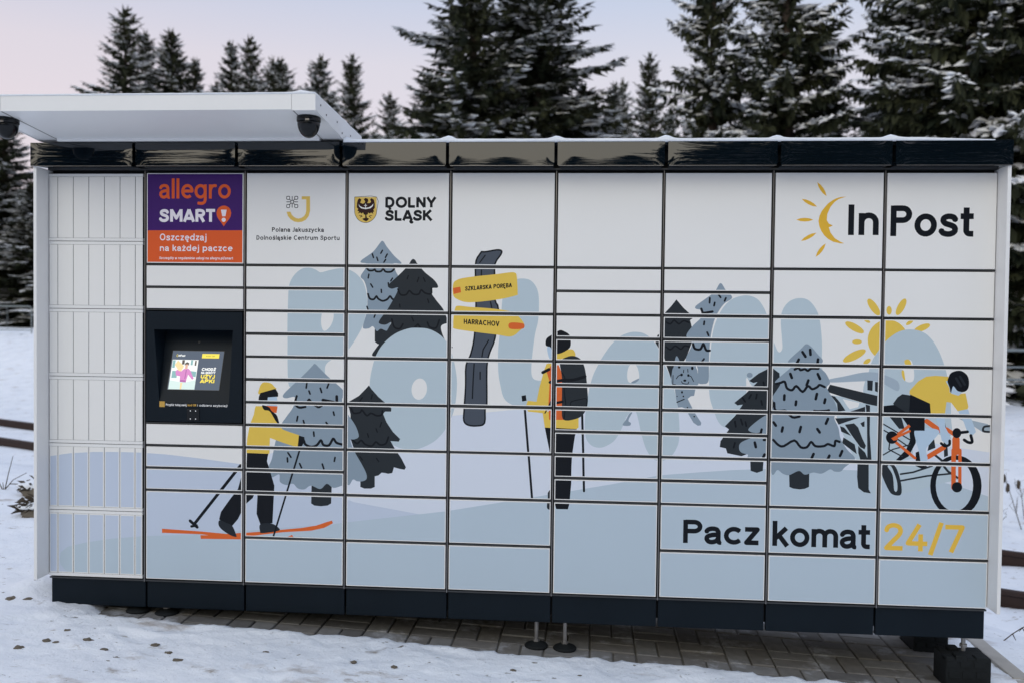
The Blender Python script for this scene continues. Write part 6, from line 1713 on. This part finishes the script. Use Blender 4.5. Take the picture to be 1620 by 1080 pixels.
def tussock(x, y, r, h, n, label, seed):
    g = random.Random(seed)
    z = float(ground(x, y))
    t = empty('grass_tussock', (x, y, z))
    tag(t, label, 'grass')
    bm = bmesh.new()
    bmesh.ops.create_icosphere(bm, subdivisions=3, radius=1)
    for v in bm.verts:
        d = 1 + .5 * noise.noise(v.co * 2.2 + Vector((seed, 0, 0)))
        v.co = Vector((v.co.x * r * d, v.co.y * r * d * .8, v.co.z * h * d))
    mesh_obj('soil_clump', bm, M_soil, t, smooth=True)
    bm = bmesh.new()
    for k in range(n):
        a, e = g.uniform(0, 6.28), g.uniform(.1, .9)
        b = Vector((math.cos(a) * r * e, math.sin(a) * r * e * .8, h * (1 - e * .6)))
        o = Vector((math.cos(a) * r * g.uniform(.3, .8), math.sin(a) * r * g.uniform(.3, .8), g.uniform(-.3, .6) * h))
        s = Vector((-math.sin(a), math.cos(a), 0)) * .004
        f = [bm.verts.new(b - s), bm.verts.new(b + s), bm.verts.new(b + o * .6 + s + Vector((0, 0, .02))), bm.verts.new(b + o)]
        bm.faces.new(f)
    tag(mesh_obj('blades', bm, M_straw, t), kind='stuff')
    bm = bmesh.new()
    bmesh.ops.create_icosphere(bm, subdivisions=3, radius=1)
    for v in bm.verts:
        d = 1 + .35 * noise.noise(v.co * 1.8 + Vector((0, seed, 0)))
        v.co = Vector((v.co.x * r * .9 * d - r * .25, v.co.y * r * .8 * d + r * .15, h * .75 + max(v.co.z, -.2) * h * .42 * d))
    mesh_obj('snow_cap', bm, M_snow, t, smooth=True)


tussock(-1.46, 2.36, .13, .10, 90, 'dead grass tussock under snow, standing by the dry twig', 4)
tussock(-1.05, 1.72, .15, .10, 110, 'brown grass tussock half hidden by the white locker side', 9)
tussock(-1.30, 2.02, .08, .05, 50, 'small low tuft of dead grass between two larger tussocks', 13)

CL = [(0.266, -0.305, .030), (0.252, -0.430, .027), (0.300, -0.440, .022), (0.195, -0.522, .028), (0.400, -0.385, .032), (0.515, -0.470, .026), (0.678, -0.368, .024),
      (0.768, -0.438, .022), (0.835, -0.505, .028), (0.600, -0.540, .024), (1.500, -0.356, .018), (1.665, -0.369, .020), (2.135, -0.290, .018), (2.405, -0.285, .016),
      (1.131, -0.341, .020), (1.268, -0.343, .018), (-0.114, 0.03, .035), (-0.185, 0.02, .04), (-0.15, 0.085, .03)]
for k, (x, y, r) in enumerate(CL):
    bm = bmesh.new()
    r *= .72
    bmesh.ops.create_icosphere(bm, subdivisions=3, radius=1)
    for v in bm.verts:
        d = 1 + .45 * noise.noise(v.co * 1.7 + Vector((k * 3.1, 0, 0))) + .2 * noise.noise(v.co * 5 + Vector((k, 7, 0)))
        v.co = Vector((v.co.x * r * d, v.co.y * r * d * .7, v.co.z * r * .38 * d))
    z = float(ground(x, y)) + 0.016
    tag(mesh_obj('earth_clod', bm, M_soil, None, (x, y, z)), 'small dark clod of frozen earth lying in the trodden snow', 'clod', 'earth clods in the snow')
